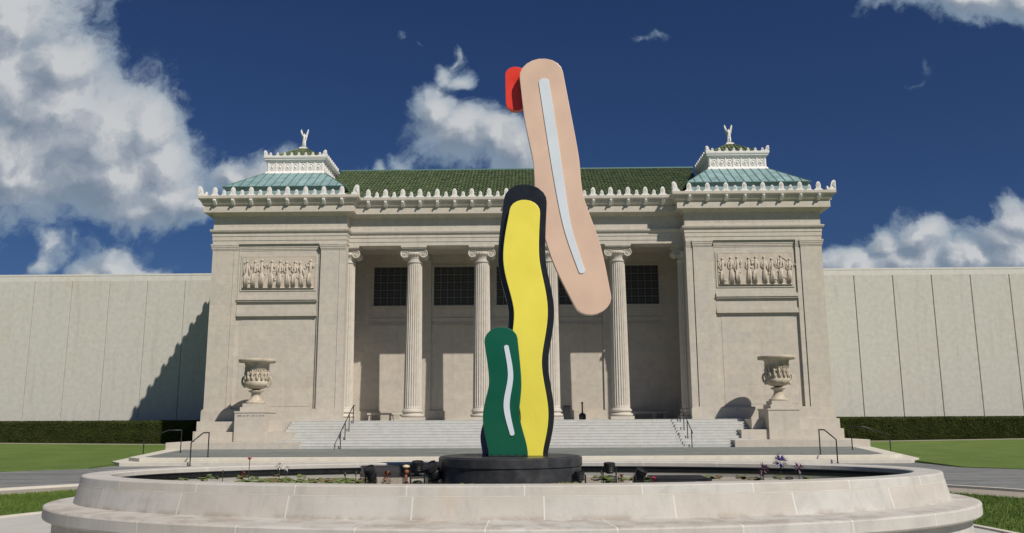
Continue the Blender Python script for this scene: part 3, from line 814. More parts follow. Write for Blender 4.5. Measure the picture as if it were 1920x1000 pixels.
def column_parts():
    H0, H1 = 2.36, 11.62
    bm = BM(); nf = 24; seg = nf*6
    def mod(r_, z, t):
        ph = (t*nf/(2*PI)) % 1.0
        e = min(ph, 1-ph)
        fl = 0.0 if e < 0.11 else math.sqrt(max(0, 1-((ph-.5)/.39)**2))
        fade = min(1, max(0, (z-H0-.12)/.1))*min(1, max(0, (H1-.28-z)/.1))
        return r_ - 0.05*fl*fade
    prof = []
    for i in range(3): prof.append((0.60-.03*i, H0+.04*i))
    for i in range(15):
        t = i/14; prof.append((0.545-0.085*t**1.5, H0+.13+(H1-H0-.45)*t))
    prof.insert(4, (0.545, H0+.24)); prof.append((0.46, H1-.27)); prof.append((0.50, H1-.25)); prof.append((0.50, H1-.20)); prof.append((0.46, H1-.18)); prof.append((0.46, H1))
    prof = sorted(prof, key=lambda q: q[1])
    lathe(bm, prof, 0, 0, seg, True, mod=mod)
    # base: square plinth, two tori with a scotia
    bb = BM(); box(bb, -.70, .70, -.70, .70, LZ, LZ+.18, .01)
    pr = [(.60, LZ+.18), (.68, LZ+.20), (.71, LZ+.27), (.68, LZ+.34), (.60, LZ+.36), (.57, LZ+.40), (.58, LZ+.45), (.62, LZ+.47), (.655, LZ+.52), (.62, LZ+.58), (.58, LZ+.612)]
    lathe(bb, pr, 0, 0, 48)
    cc = BM()
    for sy in (-1, 1):
        yf = sy*0.47
        for sx in (-1, 1):
            cx, cz, r0 = sx*0.575, 11.90, 0.275
            pts = []; rs = []
            for k in range(46):
                a_ = PI/2 - sx*(-1)*0 + k*0.30*(1 if sx > 0 else -1)*-1
                rr = r0*(1-k/50)
                pts.append((cx+rr*math.cos(a_)*1.0, yf, cz+rr*math.sin(a_))); rs.append(max(.012, .042*(1-k/60)))
            tube(cc, pts, rs, 6)
            ball(cc, (cx, yf, cz), 0.05, 1, 1, 1, 1)
        # channel between the volutes
        n = 14
        top = [(-.58+1.16*i/n, 12.205-0.035*math.sin(PI*i/n)) for i in range(n+1)]
        bot = [(-.58+1.16*i/n, 12.09-0.10*math.sin(PI*i/n)) for i in range(n+1)]
        tube(cc, [(x, yf, z) for x, z in top], .03, 6); tube(cc, [(x, yf, z) for x, z in bot], .024, 6)
    for sx in (-1, 1):      # bolsters
        ring = []
        for (y, rr) in ((-.46, .272), (-.30, .23), (-.12, .175), (0, .16), (.12, .175), (.30, .23), (.46, .272)):
            ring.append([cc.verts.new((sx*.575+rr*math.cos(2*PI*k/28), y, 11.90+rr*math.sin(2*PI*k/28))) for k in range(28)])
        for a_, b_ in zip(ring, ring[1:]):
            for k in range(28): cc.faces.new((a_[k], a_[(k+1) % 28], b_[(k+1) % 28], b_[k]))
        cc.faces.new(ring[0]); cc.faces.new(ring[-1][::-1])
    box(cc, -.58, .58, -.45, .45, 12.0, 12.21)
    lathe(cc, [(.47, 11.60), (.50, 11.70), (.60, 11.86), (.62, 11.93), (.56, 12.0)], 0, 0, 36)
    for k in range(24):
        a_ = 2*PI*(k+.5)/24; ball(cc, (.59*math.cos(a_), .59*math.sin(a_), 11.87), .055, 1, 1, 1.3, 1)
    box(cc, -.76, .76, -.60, .60, 12.215, 12.28, .01); box(cc, -.80, .80, -.64, .64, 12.28, 12.40, .012)
    bmesh.ops.recalc_face_normals(cc, faces=cc.faces[:])
    return bm, bb, cc
a1, b1, c1 = column_parts()
m1 = mesh_of(a1, 'column', LIMEP); m2 = mesh_of(b1, 'base', LIMEP); m3 = mesh_of(c1, 'capital', LIMEP)
for f in m1.polygons: f.use_smooth = False
for f in m2.polygons: f.use_smooth = len(f.vertices) == 4 and abs(f.normal.z) < .98 and f.area < .05
for x in (-10.5, -6.3, -2.1, 2.1, 6.3, 10.5):
    cl = place(m1, 'column', mus, (x, 1.42, -TZ)); place(m2, 'base', cl, (0, 0, 0)); place(m3, 'capital', cl, (0, 0, 0))

# ---- main tiled roof: rounded ribs in overlapping rows
bm = BM()
ya, za_, yb, zb_ = 0.7, 15.45, 7.0, 19.05
nr = 15; rib = 0.235; n = int(24.6/rib)
sl = Vector((0, yb-ya, zb_-za_)).normalized(); nr_v = Vector((0, -sl.z, sl.y))
L = math.hypot(yb-ya, zb_-za_)
for j in range(nr):
    s0, s1 = L*j/nr, L*(j+1)/nr
    for (ss, lift) in ((s0, 0.075), (s1, 0.03)): pass
    prev = None
    for i in range(n*4+1):
        x = -12.3+i*rib/4; ph = (i % 4)/4
        hh = (0.0, 0.06, 0.085, 0.06)[i % 4]
        jit = 0.028*mnoise.noise(Vector((math.floor(i/4)*1.37, j*3.1, 0)))
        A_ = Vector((x, ya, za_)) + sl*s0 + nr_v*(hh+0.05+jit); B_ = Vector((x, ya, za_)) + sl*s1 + nr_v*(hh+0.0+jit)
        D_ = Vector((x, ya, za_)) + sl*s0 + nr_v*(-0.02)
        cur = (bm.verts.new(D_), bm.verts.new(A_), bm.verts.new(B_))
        if prev:
            bm.faces.new((prev[0], cur[0], cur[1], prev[1])); bm.faces.new((prev[1], cur[1], cur[2], prev[2]))
        prev = cur
# rear slope and gable infill, a closed roof
v = [bm.verts.new(q) for q in ((-12.3, yb, zb_), (12.3, yb, zb_), (12.3, 13.3, 15.45), (-12.3, 13.3, 15.45))]
bm.faces.new(v)
rf = part('tiled_roof', bm, TILE, smooth=False)
bm = BM(); tube(bm, [(-12.4, yb, zb_+.03), (12.4, yb, zb_+.03)], 0.11, 8); part('ridge_cap', bm, VERDD, rf)
bm = BM(); box(bm, -12.2, 12.2, 1.0, 9.0, 12.8, 15.35); box(bm, -18.2, 18.2, PD+.01, 30, TZ-.2, 12.0); part('main_block', bm, LIME)
bm = BM(); box(bm, -9.9, 9.9, 0.42, 0.68, 15.29, 15.46); part('gutter', bm, VERDD, rf)

# ================================================================== WING WALLS
def wing(s):
    wt = thing('wing_wall', ('left' if s < 0 else 'right') + ' long windowless museum wing of tall concrete panels behind a hedge', 'wall', (s*30, 10, 0))
    loc = (-s*30, -10, 0)
    bm = BM(); box(bm, *sorted((s*18.2, s*80)), 10.16, 22, -.1, 12.25); o = obj('core', bm, WINGM, wt); o.location = loc
    gp = .016 if s < 0 else .028
    edges = [18.3, 21.42] + [24.2+2.765*k for k in range(21)]
    for a_, b_ in zip(edges, edges[1:]):
        bm = BM(); box(bm, *sorted((s*(a_+gp), s*(b_-gp))), 10.0, 10.155, -.1, 11.85, 0.02)
        o = obj('wall_panel', bm, WINGM, wt); o.location = loc
    bm = BM(); box(bm, *sorted((s*18.2, s*80)), 10.0, 10.157, 11.852, 12.244); box(bm, *sorted((s*18.2, s*80)), 9.985, 22, 12.245, 12.38, .01)
    o = obj('coping', bm, COPE, wt); o.location = loc
wing(-1); wing(1)
# brown roof of a building beyond the left wing
bt = thing('distant_roof', 'small dark brown hipped roof peeking above the left end of the wing wall', 'building', (-44, 24, 0))
bm = BM(); prism(bm, [(-14, 14.2), (-3.8+.9, 14.2), (-5.6, 15.6), (-14, 15.6)], 0, 9, 'y'); prism(bm, [(-14, 14.0), (-2.7, 14.0), (-2.7, 14.19), (-14, 14.19)], -.3, 9.3, 'y'); ob = obj('roof', bm, ROOFBR, bt)
bm = BM(); box(bm, -13.5, -3.3, .3, 8.7, 0, 13.99); obj('wall', bm, WINGM, bt)

# ================================================================== HEDGES
def hedge(s):
    x0, x1 = (18.9, 60.0)
    nm = 'left' if s < 0 else 'right'
    ht = thing('hedge', f'long clipped dark green hedge at the foot of the {nm} wing wall', 'hedge', (s*38, 7.2, 0.3))
    bm = BM(); nx_ = 200
    prof = [(6.12, 0.0), (6.08, .35), (6.06, .8), (6.10, 1.22), (6.2, 1.34), (7.2, 1.36), (8.6, 1.34), (8.7, 0.0)]
    rows = []
    for i in range(nx_+1):
        x = x0+(x1-x0)*i/nx_; zz = lawn_z(s*x, 6.2)
        top = 1.80
        rows.append([bm.verts.new((s*x, y+.05*mnoise.noise(Vector((x*1.5, z*2, 3*s))), zz-.03+z*(top-zz)/1.34*1.0+.02*mnoise.noise(Vector((x*2, y, s))))) for y, z in prof])
    for a_, b_ in zip(rows, rows[1:]):
        for k in range(len(prof)-1): bm.faces.new((a_[k], b_[k], b_[k+1], a_[k+1]))
    bm.faces.new(rows[0]); bm.faces.new(rows[-1])
    bmesh.ops.recalc_face_normals(bm, faces=bm.faces[:])
    o = obj('hedge_core', bm, LEAF, ht); o.location = (-s*38, -7.2, -.3)
    bm = BM(); rnd = random.Random(5+s)
    def leaf(c, nrm):
        d = Vector((rnd.uniform(-1, 1), rnd.uniform(-1, 1), rnd.uniform(-1, 1))).normalized()
        u = nrm.cross(d).normalized(); w_ = (nrm+d*.7).cross(u).normalized(); sz = rnd.uniform(.018, .042)
        vs = [bm.verts.new(c+u*sz), bm.verts.new(c+w_*sz*1.5), bm.verts.new(c-u*sz), bm.verts.new(c-w_*sz*1.3)]
        bm.faces.new(vs)
    for i in range(26000):
        x = x0 + 23*rnd.random()
        if rnd.random() < .8:
            zz = lawn_z(s*x, 6.1); z = zz+.02+rnd.random()*(1.76-zz); leaf(Vector((s*x, 6.06-rnd.random()*.07+.05*mnoise.noise(Vector((x*1.5, z*2, 3*s))), z)), Vector((0, -1, .3)))
        else: leaf(Vector((s*x, 6.1+rnd.random()*1.2, 1.80+rnd.random()*.03)), Vector((0, -.2, 1)))
    for i in range(900):
        leaf(Vector((s*(x0-rnd.random()*.06), 6.1+rnd.random()*2.5, .3+rnd.random()*1.45)), Vector((-s, -.2, .2)))
    o = obj('hedge_leaves', bm, LEAF, ht); o.location = (-s*38, -7.2, -.3)
    # pale edging strip before it
    bm = BM(); rows = []
    for i in range(41):
        x = 19.7+(60-19.7)*i/40
        rows.append([bm.verts.new((s*x, y, lawn_z(s*x, y)+dz)) for y, dz in ((5.0, -.05), (5.0, .035), (5.75, .035), (5.75, -.05))])
    for a_, b_ in zip(rows, rows[1:]):
        for k in range(3): bm.faces.new((a_[k], b_[k], b_[k+1], a_[k+1]))
    bmesh.ops.recalc_face_normals(bm, faces=bm.faces[:])
    struct(obj('edging_path', bm, PATHM))
hedge(-1); hedge(1)

# ================================================================== URN PEDESTALS, URNS
def pedestal(s):
    X = lambda v: s*v
    nm = 'left' if s < 0 else 'right'
    t = thing('urn_pedestal', f'stepped limestone pedestal carrying the urn at the {nm} end of the steps', 'pedestal', (s*14.6, -2.4, TZ))
    loc = (-s*14.6, 2.4, -TZ)
    def p_(name, f, mat=PEDS, lab=None):
        bm = BM(); f(lambda x0, x1, y0, y1, z0, z1, bev=.012: box(bm, *sorted((X(x0), X(x1))), y0, y1, z0, z1, bev))
        o = obj(name, bm, mat, t, label=lab); o.location = loc; return o
    p_('footing', lambda b: b(11.6, 18.7, -4.5, -.51, TZ-.01, .64))
    def cheeks(b):
        b(12.25, 17.6, -3.35, -.53, .642, 1.17); b(13.0, 17.8, -2.7, -.52, 1.172, 1.735)
    p_('cheek_wall', cheeks)
    def block(b):
        b(13.72, 15.42, -3.5, -1.5, .643, 2.20, .015); b(13.69, 15.45, -3.53, -1.47, 2.201, 2.29, .015)
    p_('pedestal_block', block)
    p_('top_plinth', lambda b: (b(13.98, 15.28, -3.1, -1.65, 2.291, 2.52), b(14.1, 15.2, -2.95, -1.85, 2.521, 2.72)))
    if s < 0:
        bm = BM(); rnd = random.Random(4); x = -15.25
        for word in (6, 2, 5, 2, 2):
            for k in range(word):
                box(bm, x, x+.016, -3.505, -3.497, 2.0, 2.075)
                if rnd.random() < .6: box(bm, x+.017, x+.05, -3.5045, -3.497, 2.06, 2.075)
                if rnd.random() < .5: box(bm, x+.035, x+.05, -3.5048, -3.497, 2.0, 2.059)
                x += .072
            x += .075
        o = obj('inscription', bm, SOIL, t, label='small carved lettering near the top of the block'); o.location = loc
pedestal(-1); pedestal(1)

def urn(s):
    nm = 'left' if s < 0 else 'right'
    t = thing('stone_urn', f'large weathered marble urn with two low handles on the {nm} pedestal', 'urn', (s*14.65, -2.4, 2.72), 'carved urns flanking the steps')
    bm = BM()
    lathe(bm, [(.52, 0), (.54, .05), (.50, .10), (.40, .16), (.30, .30), (.25, .42), (.24, .56), (.30, .62), (.40, .66), (.42, .70), (.38, .73), (.22, .76)], seg=48)
    obj('foot', bm, URNM, t, smooth=True)
    bm = BM()
    def mod(r_, z, th):
        if .84 < z < 1.12: return r_*(1+.03*abs(math.sin(th*12)))
        return r_
    lathe(bm, [(.20, .75), (.24, .80), (.42, .84), (.56, .92), (.645, 1.02), (.675, 1.12), (.66, 1.2), (.625, 1.27), (.60, 1.5), (.60, 1.75), (.63, 1.95), (.665, 2.12), (.68, 2.22), (.74, 2.27), (.97, 2.33)], seg=96, mod=mod, cap=False)
    bmesh.ops.create_circle(bm, segments=8, radius=.2)
    obj('bowl', bm, URNM, t, smooth=True)
    bm = BM()
    lathe(bm, [(.95, 2.30), (1.01, 2.33), (1.03, 2.38), (1.03, 2.44), (1.0, 2.48), (.94, 2.49), (.88, 2.46), (.60, 2.3), (.55, 2.0)], seg=64, cap=False)
    for k in range(56):
        a_ = 2*PI*k/56; ball(bm, (.985*math.cos(a_), .985*math.sin(a_), 2.325), .035, 1, 1, 1, 1)
    obj('rim', bm, URNM, t, smooth=True)
    # frieze of small figures and leaves round the body
    bm = BM(); rnd = random.Random(9+s)
    for k in range(15):
        a_ = 2*PI*k/15
        P = lambda da, z, o_=0.0: ((.60+o_)*math.cos(a_+da), (.60+o_)*math.sin(a_+da), 1.27+(z-1.27)*1.22)
        ball(bm, P(0, 1.72, .03), .055, 1, 1, 1.2, 1)
        tube(bm, [P(0, 1.27, .01), P(.02, 1.42, .04), P(0, 1.55, .03), P(0, 1.64, .04), P(0, 1.69, .01)], [.07, .075, .055, .07, .03], 7)
        tube(bm, [P(.08, 1.63, .02), P(.17, 1.52, .04), P(.15, 1.4+rnd.random()*.3, .03)], .026, 6)
        tube(bm, [P(-.08, 1.63, .02), P(-.15, 1.55, .04), P(-.2, 1.45+rnd.random()*.25, .03)], .024, 6)
        tube(bm, [P(.05, 1.26, .03), P(.10, 1.36, .05), P(.04, 1.48, .05)], [.03, .04, .035], 6)
    for k in range(36):
        a_ = 2*PI*k/36; z = 1.98+.05*math.sin(k*2.1)
        ball(bm, (.64*math.cos(a_), .64*math.sin(a_), z), .045, 1, 1, .8, 1)
        tube(bm, [(.64*math.cos(a_), .64*math.sin(a_), z), (.64*math.cos(a_+.1), .64*math.sin(a_+.1), z-.1)], .022, 5)
    obj('carved_frieze', bm, URNM, t, smooth=True)
    for sd in (-1, 1):
        bm = BM()
        pts = [(sd*.58, 0, .96), (sd*.68, 0, .99), (sd*.78, 0, 1.10), (sd*.82, 0, 1.26), (sd*.80, 0, 1.42), (sd*.74, 0, 1.50), (sd*.67, 0, 1.46), (sd*.64, 0, 1.36)]
        tube(bm, pts, [.07, .075, .07, .06, .055, .05, .05, .045], 10)
        ball(bm, (sd*.66, 0, .98), .10, 1, 1, 1, 2)
        obj('handle', bm, URNM, t, smooth=True)
urn(-1); urn(1)

# ================================================================== HANDRAILS
def rail(label, pts, posts, group='black metal handrails', r_=.026, mids=None):
    c = Vector(pts[0]); t = thing('handrail', label, 'handrail', (posts[0][0], posts[0][1], posts[0][2]), group)
    off = -Vector(t.location)
    bm = BM(); tube(bm, [Vector(q)+off for q in pts], r_, 8); obj('rail', bm, BLACKM, t, smooth=True)
    if mids: bm = BM(); tube(bm, [Vector(q)+off for q in mids], r_*.7, 8); obj('lower_rail', bm, BLACKM, t, smooth=True)
    for (x, y, z0, z1) in posts:
        bm = BM(); tube(bm, [Vector((x, y, z0))+off, Vector((x, y, z1))+off], r_, 8)
        tube(bm, [Vector((x, y, z0+.001))+off, Vector((x, y, z0+.03))+off], r_*2, 10)
        obj('post', bm, BLACKM, t)
for s in (-1, 1):
    nm = 'left' if s < 0 else 'right'
    def zs(y): return TZ + rise*max(0, min(NS, math.floor((y-Y0S)/run)+1)) if y > Y0S else TZ
    x = s*9.35
    ps = [(x, -4.4, zs(-4.5), 1.17), (x, -3.3, zs(-3.3), 1.68), (x, -2.3, zs(-2.3), 2.14), (x, -1.2, zs(-1.2), 2.62)]
    pts = [(x-s*.0, -4.75, .78 if s < 0 else 1.0), (x, -4.4, 1.17), (x, -1.2, 2.62), (x, -.8, 2.62)]
    rail(f'black metal handrail climbing the {nm} side of the entrance steps', pts, ps)
    x = s*12.7
    rail(f'short black handrail at the {nm} front corner of the terrace', [(x, -14.4, 1.29), (x+s*.03, -14.95, 1.29), (x+s*.2, -15.75, .92)], [(x, -14.4, TZ, 1.29), (x+s*.2, -15.75, 0.0, .92)])
    rail(f'short black handrail on the {nm} side steps of the terrace beside the lawn', [(s*16.05, -9, 1.34), (s*16.7, -9, 1.34), (s*17.85, -9, .92)], [(s*16.05, -9, TZ, 1.34), (s*17.85, -9, .12, .92)])

# ================================================================== PORCH FURNITURE
for s in (-1, 1):
    nm = 'left' if s < 0 else 'right'
    t = thing('stone_bench', f'low stone bench against the portico back wall in the {nm}most bay', 'bench', (s*8.4, 4.6, LZ), 'stone benches in the portico')
    bm = BM(); box(bm, -1.2, 1.2, -.3, .3, .36, .47, .015); obj('seat', bm, PEDS, t)
    for x in (-1.0, .32, 1.0):
        bm = BM(); prism(bm, [(x-.13, 0), (x+.13, 0), (x+.09, .2), (x+.12, .359), (x-.12, .359), (x-.09, .2)], -.24, .24, 'y'); obj('leg', bm, PEDS, t)
t = thing('litter_bin', 'dark square litter bin just right of the centre-right portico column', 'bin', (3.12, 3.6, LZ))
bm = BM(); box(bm, -.24, .24, -.24, .24, 0, .82, .02); obj('body', bm, BLACKM, t)
bm = BM(); box(bm, -.27, .27, -.27, .27, .821, .88, .015); box(bm, -.15, .15, -.15, .15, .881, .91, .01); obj('lid', bm, BLACKM, t)
t = thing('ash_stand', 'dark slim-necked stand with a rounded base on the portico floor', 'ash stand', (4.1, 3.6, LZ))
bm = BM(); lathe(bm, [(.2, 0), (.22, .05), (.22, .28), (.17, .36), (.06, .42)], seg=24); obj('base', bm, BLACKM, t, smooth=True)
bm = BM(); lathe(bm, [(.05, .40), (.045, .95), (.07, 1.0), (.07, 1.06), (.02, 1.09)], seg=16); obj('neck', bm, BLACKM, t, smooth=True)

# ================================================================== FOUNTAIN
FC = (0.35, -37.15)
def ell_ring(bm, uvl, prof, seg, slabs):
    """prof: (a, b, z) ellipses joined ring to ring; UV.x counts slabs"""
    n = seg; rings = []
    # arc length along the first ellipse for even slabs
    A0, B0 = prof[0][0], prof[0][1]; cum = [0.0]
    for i in range(n):
        t0, t1 = 2*PI*i/n, 2*PI*(i+1)/n
        cum.append(cum[-1] + math.hypot(A0*(math.cos(t1)-math.cos(t0)), B0*(math.sin(t1)-math.sin(t0))))
    us = [c_/cum[-1]*slabs for c_ in cum]
    for (a_, b_, z) in prof:
        rings.append([bm.verts.new((FC[0]+a_*math.cos(2*PI*i/n), FC[1]+b_*math.sin(2*PI*i/n), z)) for i in range(n)])
    for r0, r1 in zip(rings, rings[1:]):
        for i in range(n):
            j = (i+1) % n
            f = bm.faces.new((r0[i], r0[j], r1[j], r1[i]))
            for lp, u in zip(f.loops, (us[i], us[i+1], us[i+1], us[i])): lp[uvl].uv = (u, 0)
ft = thing('fountain_basin', 'large oval pale limestone fountain basin with a seat-height outer ledge', 'fountain', (FC[0], FC[1], 0))
def fpart(name, prof, slabs, mat=POOL, shift=0.0, label=None):
    bm = BM(); uvl = bm.loops.layers.uv.new('UVMap'); ell_ring(bm, uvl, prof, 288, slabs)
    if shift:
        for f in bm.faces:
            for lp in f.loops: lp[uvl].uv.x += shift
    bmesh.ops.recalc_face_normals(bm, faces=bm.faces[:])
    o = obj(name, bm, mat, ft, label=label); o.location = (-FC[0], -FC[1], 0)
    for i, f in enumerate(o.data.polygons): f.use_smooth = False
    return o
fpart('drum_wall', [(6.56, 3.70, -.05), (6.56, 3.70, .45)], 24, shift=.4)
fpart('seat_ledge', [(6.5, 3.64, .44), (6.66, 3.80, .45), (6.68, 3.82, .462), (6.69, 3.835, .48), (6.69, 3.835, .605), (6.68, 3.82, .622), (6.65, 3.79, .63), (6.0, 2.7, .63)], 24, shift=.13)
fpart('inner_wall_course', [(6.37, 3.06, .63), (6.31, 3.0, .882), (6.1, 2.8, .883)], 20, shift=.70)
fpart('mortar_bead', [(6.2, 2.9, .8825), (6.311, 3.001, .883), (6.309, 2.999, .893), (6.2, 2.9, .8935)], 20, PALE)
fpart('rim_coping', [(6.305, 2.995, .894), (6.29, 2.98, .988), (6.28, 2.97, 1.0), (6.25, 2.94, 1.004), (5.91, 2.64, 1.0), (5.89, 2.62, .985), (5.89, 2.62, .93), (5.91, 2.64, .915)], 22, shift=.33)
fpart('liner', [(5.92, 2.65, .917), (5.92, 2.65, .5), (3.0, 1.2, .45), (.2, .1, .45)], 20, LINER)
bm = BM()
lathe(bm, [(0.001, .872), (.5, .872), (1.0, .872)], FC[0], FC[1], 96, False, 5.919, 2.649)
bmesh.ops.recalc_face_normals(bm, faces=bm.faces[:]); 
wo = obj('water', bm, WATER); struct(wo)

# sculpture base
t = thing('sculpture_base', 'low round black granite drum standing in the fountain water under the sculpture', 'plinth', (.365, FC[1], .5))
bm = BM(); lathe(bm, [(1.06, 0), (1.06, .58), (1.075, .585), (1.075, .70), (1.06, .712)], seg=120)
obj('drum', bm, GRANITE, t, smooth=False)
bm = BM(); lathe(bm, [(1.03, .7121), (1.03, .722)], seg=96); obj('top_slab', bm, GRANITE, t)

# ================================================================== SCULPTURE: a generic stack of painted, curved panels
def ribbon_pts(path, n=64, tip0=True, tip1=True):
    """path: (x, z, half width); Catmull-Rom, rounded tips; returns a closed outline"""
    P = [Vector(q) for q in path]; out = []
    def cr(p0, p1, p2, p3, t): return 0.5*((2*p1)+(-p0+p2)*t+(2*p0-5*p1+4*p2-p3)*t*t+(-p0+3*p1-3*p2+p3)*t**3)
    segs = len(P)-1; pts = []
    for i in range(segs):
        p0 = P[max(i-1, 0)]; p1 = P[i]; p2 = P[i+1]; p3 = P[min(i+2, segs)]
        for k in range(n//segs): pts.append(cr(p0, p1, p2, p3, k/(n//segs)))
    pts.append(P[-1])
    L_, R_ = [], []
    for i, q in enumerate(pts):
        d = (pts[min(i+1, len(pts)-1)]-pts[max(i-1, 0)]); d = Vector((d.x, d.y)).normalized()
        if not tip0: d = d.lerp(Vector((0, 1)), max(0.0, 1-i/14)).normalized()
        nn = Vector((-d.y, d.x))
        c = Vector((q.x, q.y)); L_.append(c+nn*q.z); R_.append(c-nn*q.z)
    def cap(a_, b_, d):
        c = (a_+b_)/2; r_ = (a_-b_).length/2; e = (a_-b_).normalized(); return [c+e*math.cos(t_)*r_+d*math.sin(t_)*r_*.8 for t_ in [PI*k/10 for k in range(1, 10)]]
    out = list(R_)
    if tip1:
        d = (Vector((pts[-1].x, pts[-1].y))-Vector((pts[-2].x, pts[-2].y))).normalized(); out += cap(R_[-1], L_[-1], d)
    out += L_[::-1]
    if tip0:
        d = (Vector((pts[0].x, pts[0].y))-Vector((pts[1].x, pts[1].y))).normalized(); out += cap(L_[0], R_[0], d)
    return [(q.x, q.y) for q in out]
sc = thing('abstract_sculpture', 'tall abstract stack of curved painted metal panels, green and yellow below, beige leaning above', 'sculpture', (.365, FC[1], 1.222))
def panel(name, path, y0, y1, mat, tip0=True, tip1=True, parent=None, lab=None, bev=.008):
    bm = BM(); pts = ribbon_pts(path, tip0=tip0, tip1=tip1)
    prism(bm, [(x-.365, z-1.222) for x, z in pts], y0, y1, 'y', bev=bev)
    return obj(name, bm, mat, parent or sc, label=lab)
pan = panel('green_panel', [(.34, 1.222, .29), (.33, 1.34, .285), (.24, 1.8, .27), (.30, 2.3, .24), (.24, 2.92, .25)], -.42, -.28, P_GREEN, tip0=False)
panel('stripe', [(.40, 1.55, .035), (.32, 1.95, .045), (.38, 2.4, .04), (.32, 2.82, .035)], -.432, -.4201, P_PALE, parent=pan, bev=.003)
panel('blue_panel', [(.10, 1.222, .15), (.098, 1.3, .145), (.06, 1.55, .13), (.16, 1.9, .11)], -.26, -.12, P_BLUE, tip0=False)
bk = panel('black_panel', [(.66, 1.222, .27), (.665, 1.34, .275), (.74, 1.85, .29), (.62, 2.6, .33), (.70, 3.4, .35), (.56, 4.2, .37), (.62, 5.15, .34)], -.10, .06, P_BLACK, tip0=False)
panel('yellow_face', [(.66, 1.222, .19), (.665, 1.34, .195), (.73, 1.85, .21), (.61, 2.6, .24), (.69, 3.4, .26), (.55, 4.2, .28), (.61, 4.95, .24)], -.19, -.101, P_YELL, tip0=False, parent=bk)
bg_ = panel('beige_panel', [(1.66, 3.60, .30), (1.42, 4.35, .40), (1.18, 5.2, .38), (1.12, 5.9, .37), (1.0, 6.6, .38), (.90, 7.33, .36)], .09, .24, P_BEIGE)
panel('stripe', [(1.50, 4.05, .05), (1.30, 4.7, .06), (1.18, 5.4, .075), (1.06, 6.3, .085), (.94, 7.2, .085)], .078, .0899, P_PALE, parent=bg_, bev=.003)
panel('red_panel', [(.48, 6.92, .17), (.47, 7.42, .17)], .26, .38, P_RED)
bm = BM(); box(bm, .74-.365, .86-.365, .065, .087, 4.2-1.222, 4.9-1.222); box(bm, .55-.365, .95-.365, .245, .258, 7.1-1.222, 7.3-1.222); obj('bracket', bm, BLACKM, sc)
for (x0_, x1_, y_) in ((.06, .62, -.35), (-.02, .22, -.19), (.42, .90, -.02)):
    bm = BM(); box(bm, x0_-.365, x1_-.365, y_-.16, y_+.16, 0.0005, .022, .003)
    for q in range(5):
        for yy_ in (-.12, .12): lathe(bm, [(.014, .0221), (.014, .036), (.004, .038)], x0_-.365+.04+(x1_-x0_-.08)*q/4, y_+yy_, 6)
    obj('base_plate', bm, BLACKM, sc)

# ================================================================== POOL CONTENTS
WZ = .872
def spot(loc, yaw, tilt, label, r_=.085, l_=.2):
    t = thing('floodlight', label, 'floodlight', loc, 'black underwater floodlights in the pool')
    R = Matrix.Rotation(yaw, 4, 'Z') @ Matrix.Rotation(tilt, 4, 'X')
    bm = BM(); lathe(bm, [(r_*.55, -l_/2), (r_*.8, -l_/2+.02), (r_*.8, l_*.15), (r_, l_*.2), (r_, l_/2), (r_*.8, l_/2+.001), (r_*.78, l_/2-.02)], seg=24)
    for k in range(3): lathe(bm, [(r_*1.03, -.05+.03*k), (r_*1.06, -.045+.03*k), (r_*1.03, -.04+.03*k)], seg=24, cap=False)
    bmesh.ops.transform(bm, matrix=Matrix.Translation((0, 0, .10)) @ R, verts=bm.verts[:])
    obj('housing', bm, BLACKM, t)
    bm = BM(); lathe(bm, [(r_*.76, l_/2-.015), (r_*.5, l_/2-.008), (.002, l_/2-.005)], seg=24, cap=False)
    bmesh.ops.transform(bm, matrix=Matrix.Translation((0, 0, .10)) @ R, verts=bm.verts[:]); obj('lens', bm, GLASSD, t)
    bm = BM(); c_, s_ = math.cos(yaw), math.sin(yaw); w = r_*1.15
    for sd in (-1, 1): tube(bm, [(sd*w*c_, sd*w*s_, .12), (sd*w*c_, sd*w*s_, -.3)], .011, 6)
    tube(bm, [(-w*c_, -w*s_, -.02), (w*c_, w*s_, -.02)], .011, 6); obj('bracket', bm, BLACKM, t)
spot((-1.72, -37.25, WZ), -.5, .55, 'black floodlight at the left, tilted toward the sculpture')
spot((-1.14, -36.3, WZ+.05), .2, .2, 'upright black floodlight beside the cream-topped fitting', .095, .16)
spot((-.76, -37.45, WZ+.03), -.9, .65, 'large black tilted floodlight touching the left of the granite drum', .11, .26)
spot((1.36, -37.75, WZ-.02), 0, .1, 'small black floodlight against the right of the granite drum', .075, .14)
spot((1.90, -36.6, WZ+.03), .1, .1, 'upright black floodlight to the right of the drum, farther back', .09, .16)
spot((2.25, -37.5, WZ-.03), .8, .55, 'black tilted floodlight farthest right in the pool', .08, .2)
t = thing('cream_lamp', 'small cream topped fitting on a rusty post in the pool', 'lamp', (-1.27, -36.7, WZ))
bm = BM(); ball(bm, (0, 0, .17), .06, 1, 1, .5, 2); obj('cap', bm, CREAML, t, smooth=True)
bm = BM(); tube(bm, [(0, 0, -.2), (0, 0, .14)], .022, 8); ball(bm, (.01, 0, .09), .045, 1, 1, 1, 1); obj('post', bm, RUST, t, smooth=True)
t = thing('pump_box', 'flat black equipment box against the back inner wall of the pool', 'box', (-1.78, -34.88, .5))
bm = BM(); box(bm, -.52, .52, -.16, .10, 0, .455, .01); obj('body', bm, BOXG, t)
bm = BM(); box(bm, -.53, .53, -.165, .105, .456, .467, .002); obj('lid', bm, BOXG, t)
t = thing('dark_slatted_panel', 'dark slatted rectangle lying at the water surface right of the floodlights', 'grate', (2.9, -37.0, WZ-.03))  # dark slatted rectangle set at the water surface
bm = BM(); box(bm, -.42, .42, -.4, .4, 0, .045, .004); obj('frame', bm, LINER, t)
bm = BM()
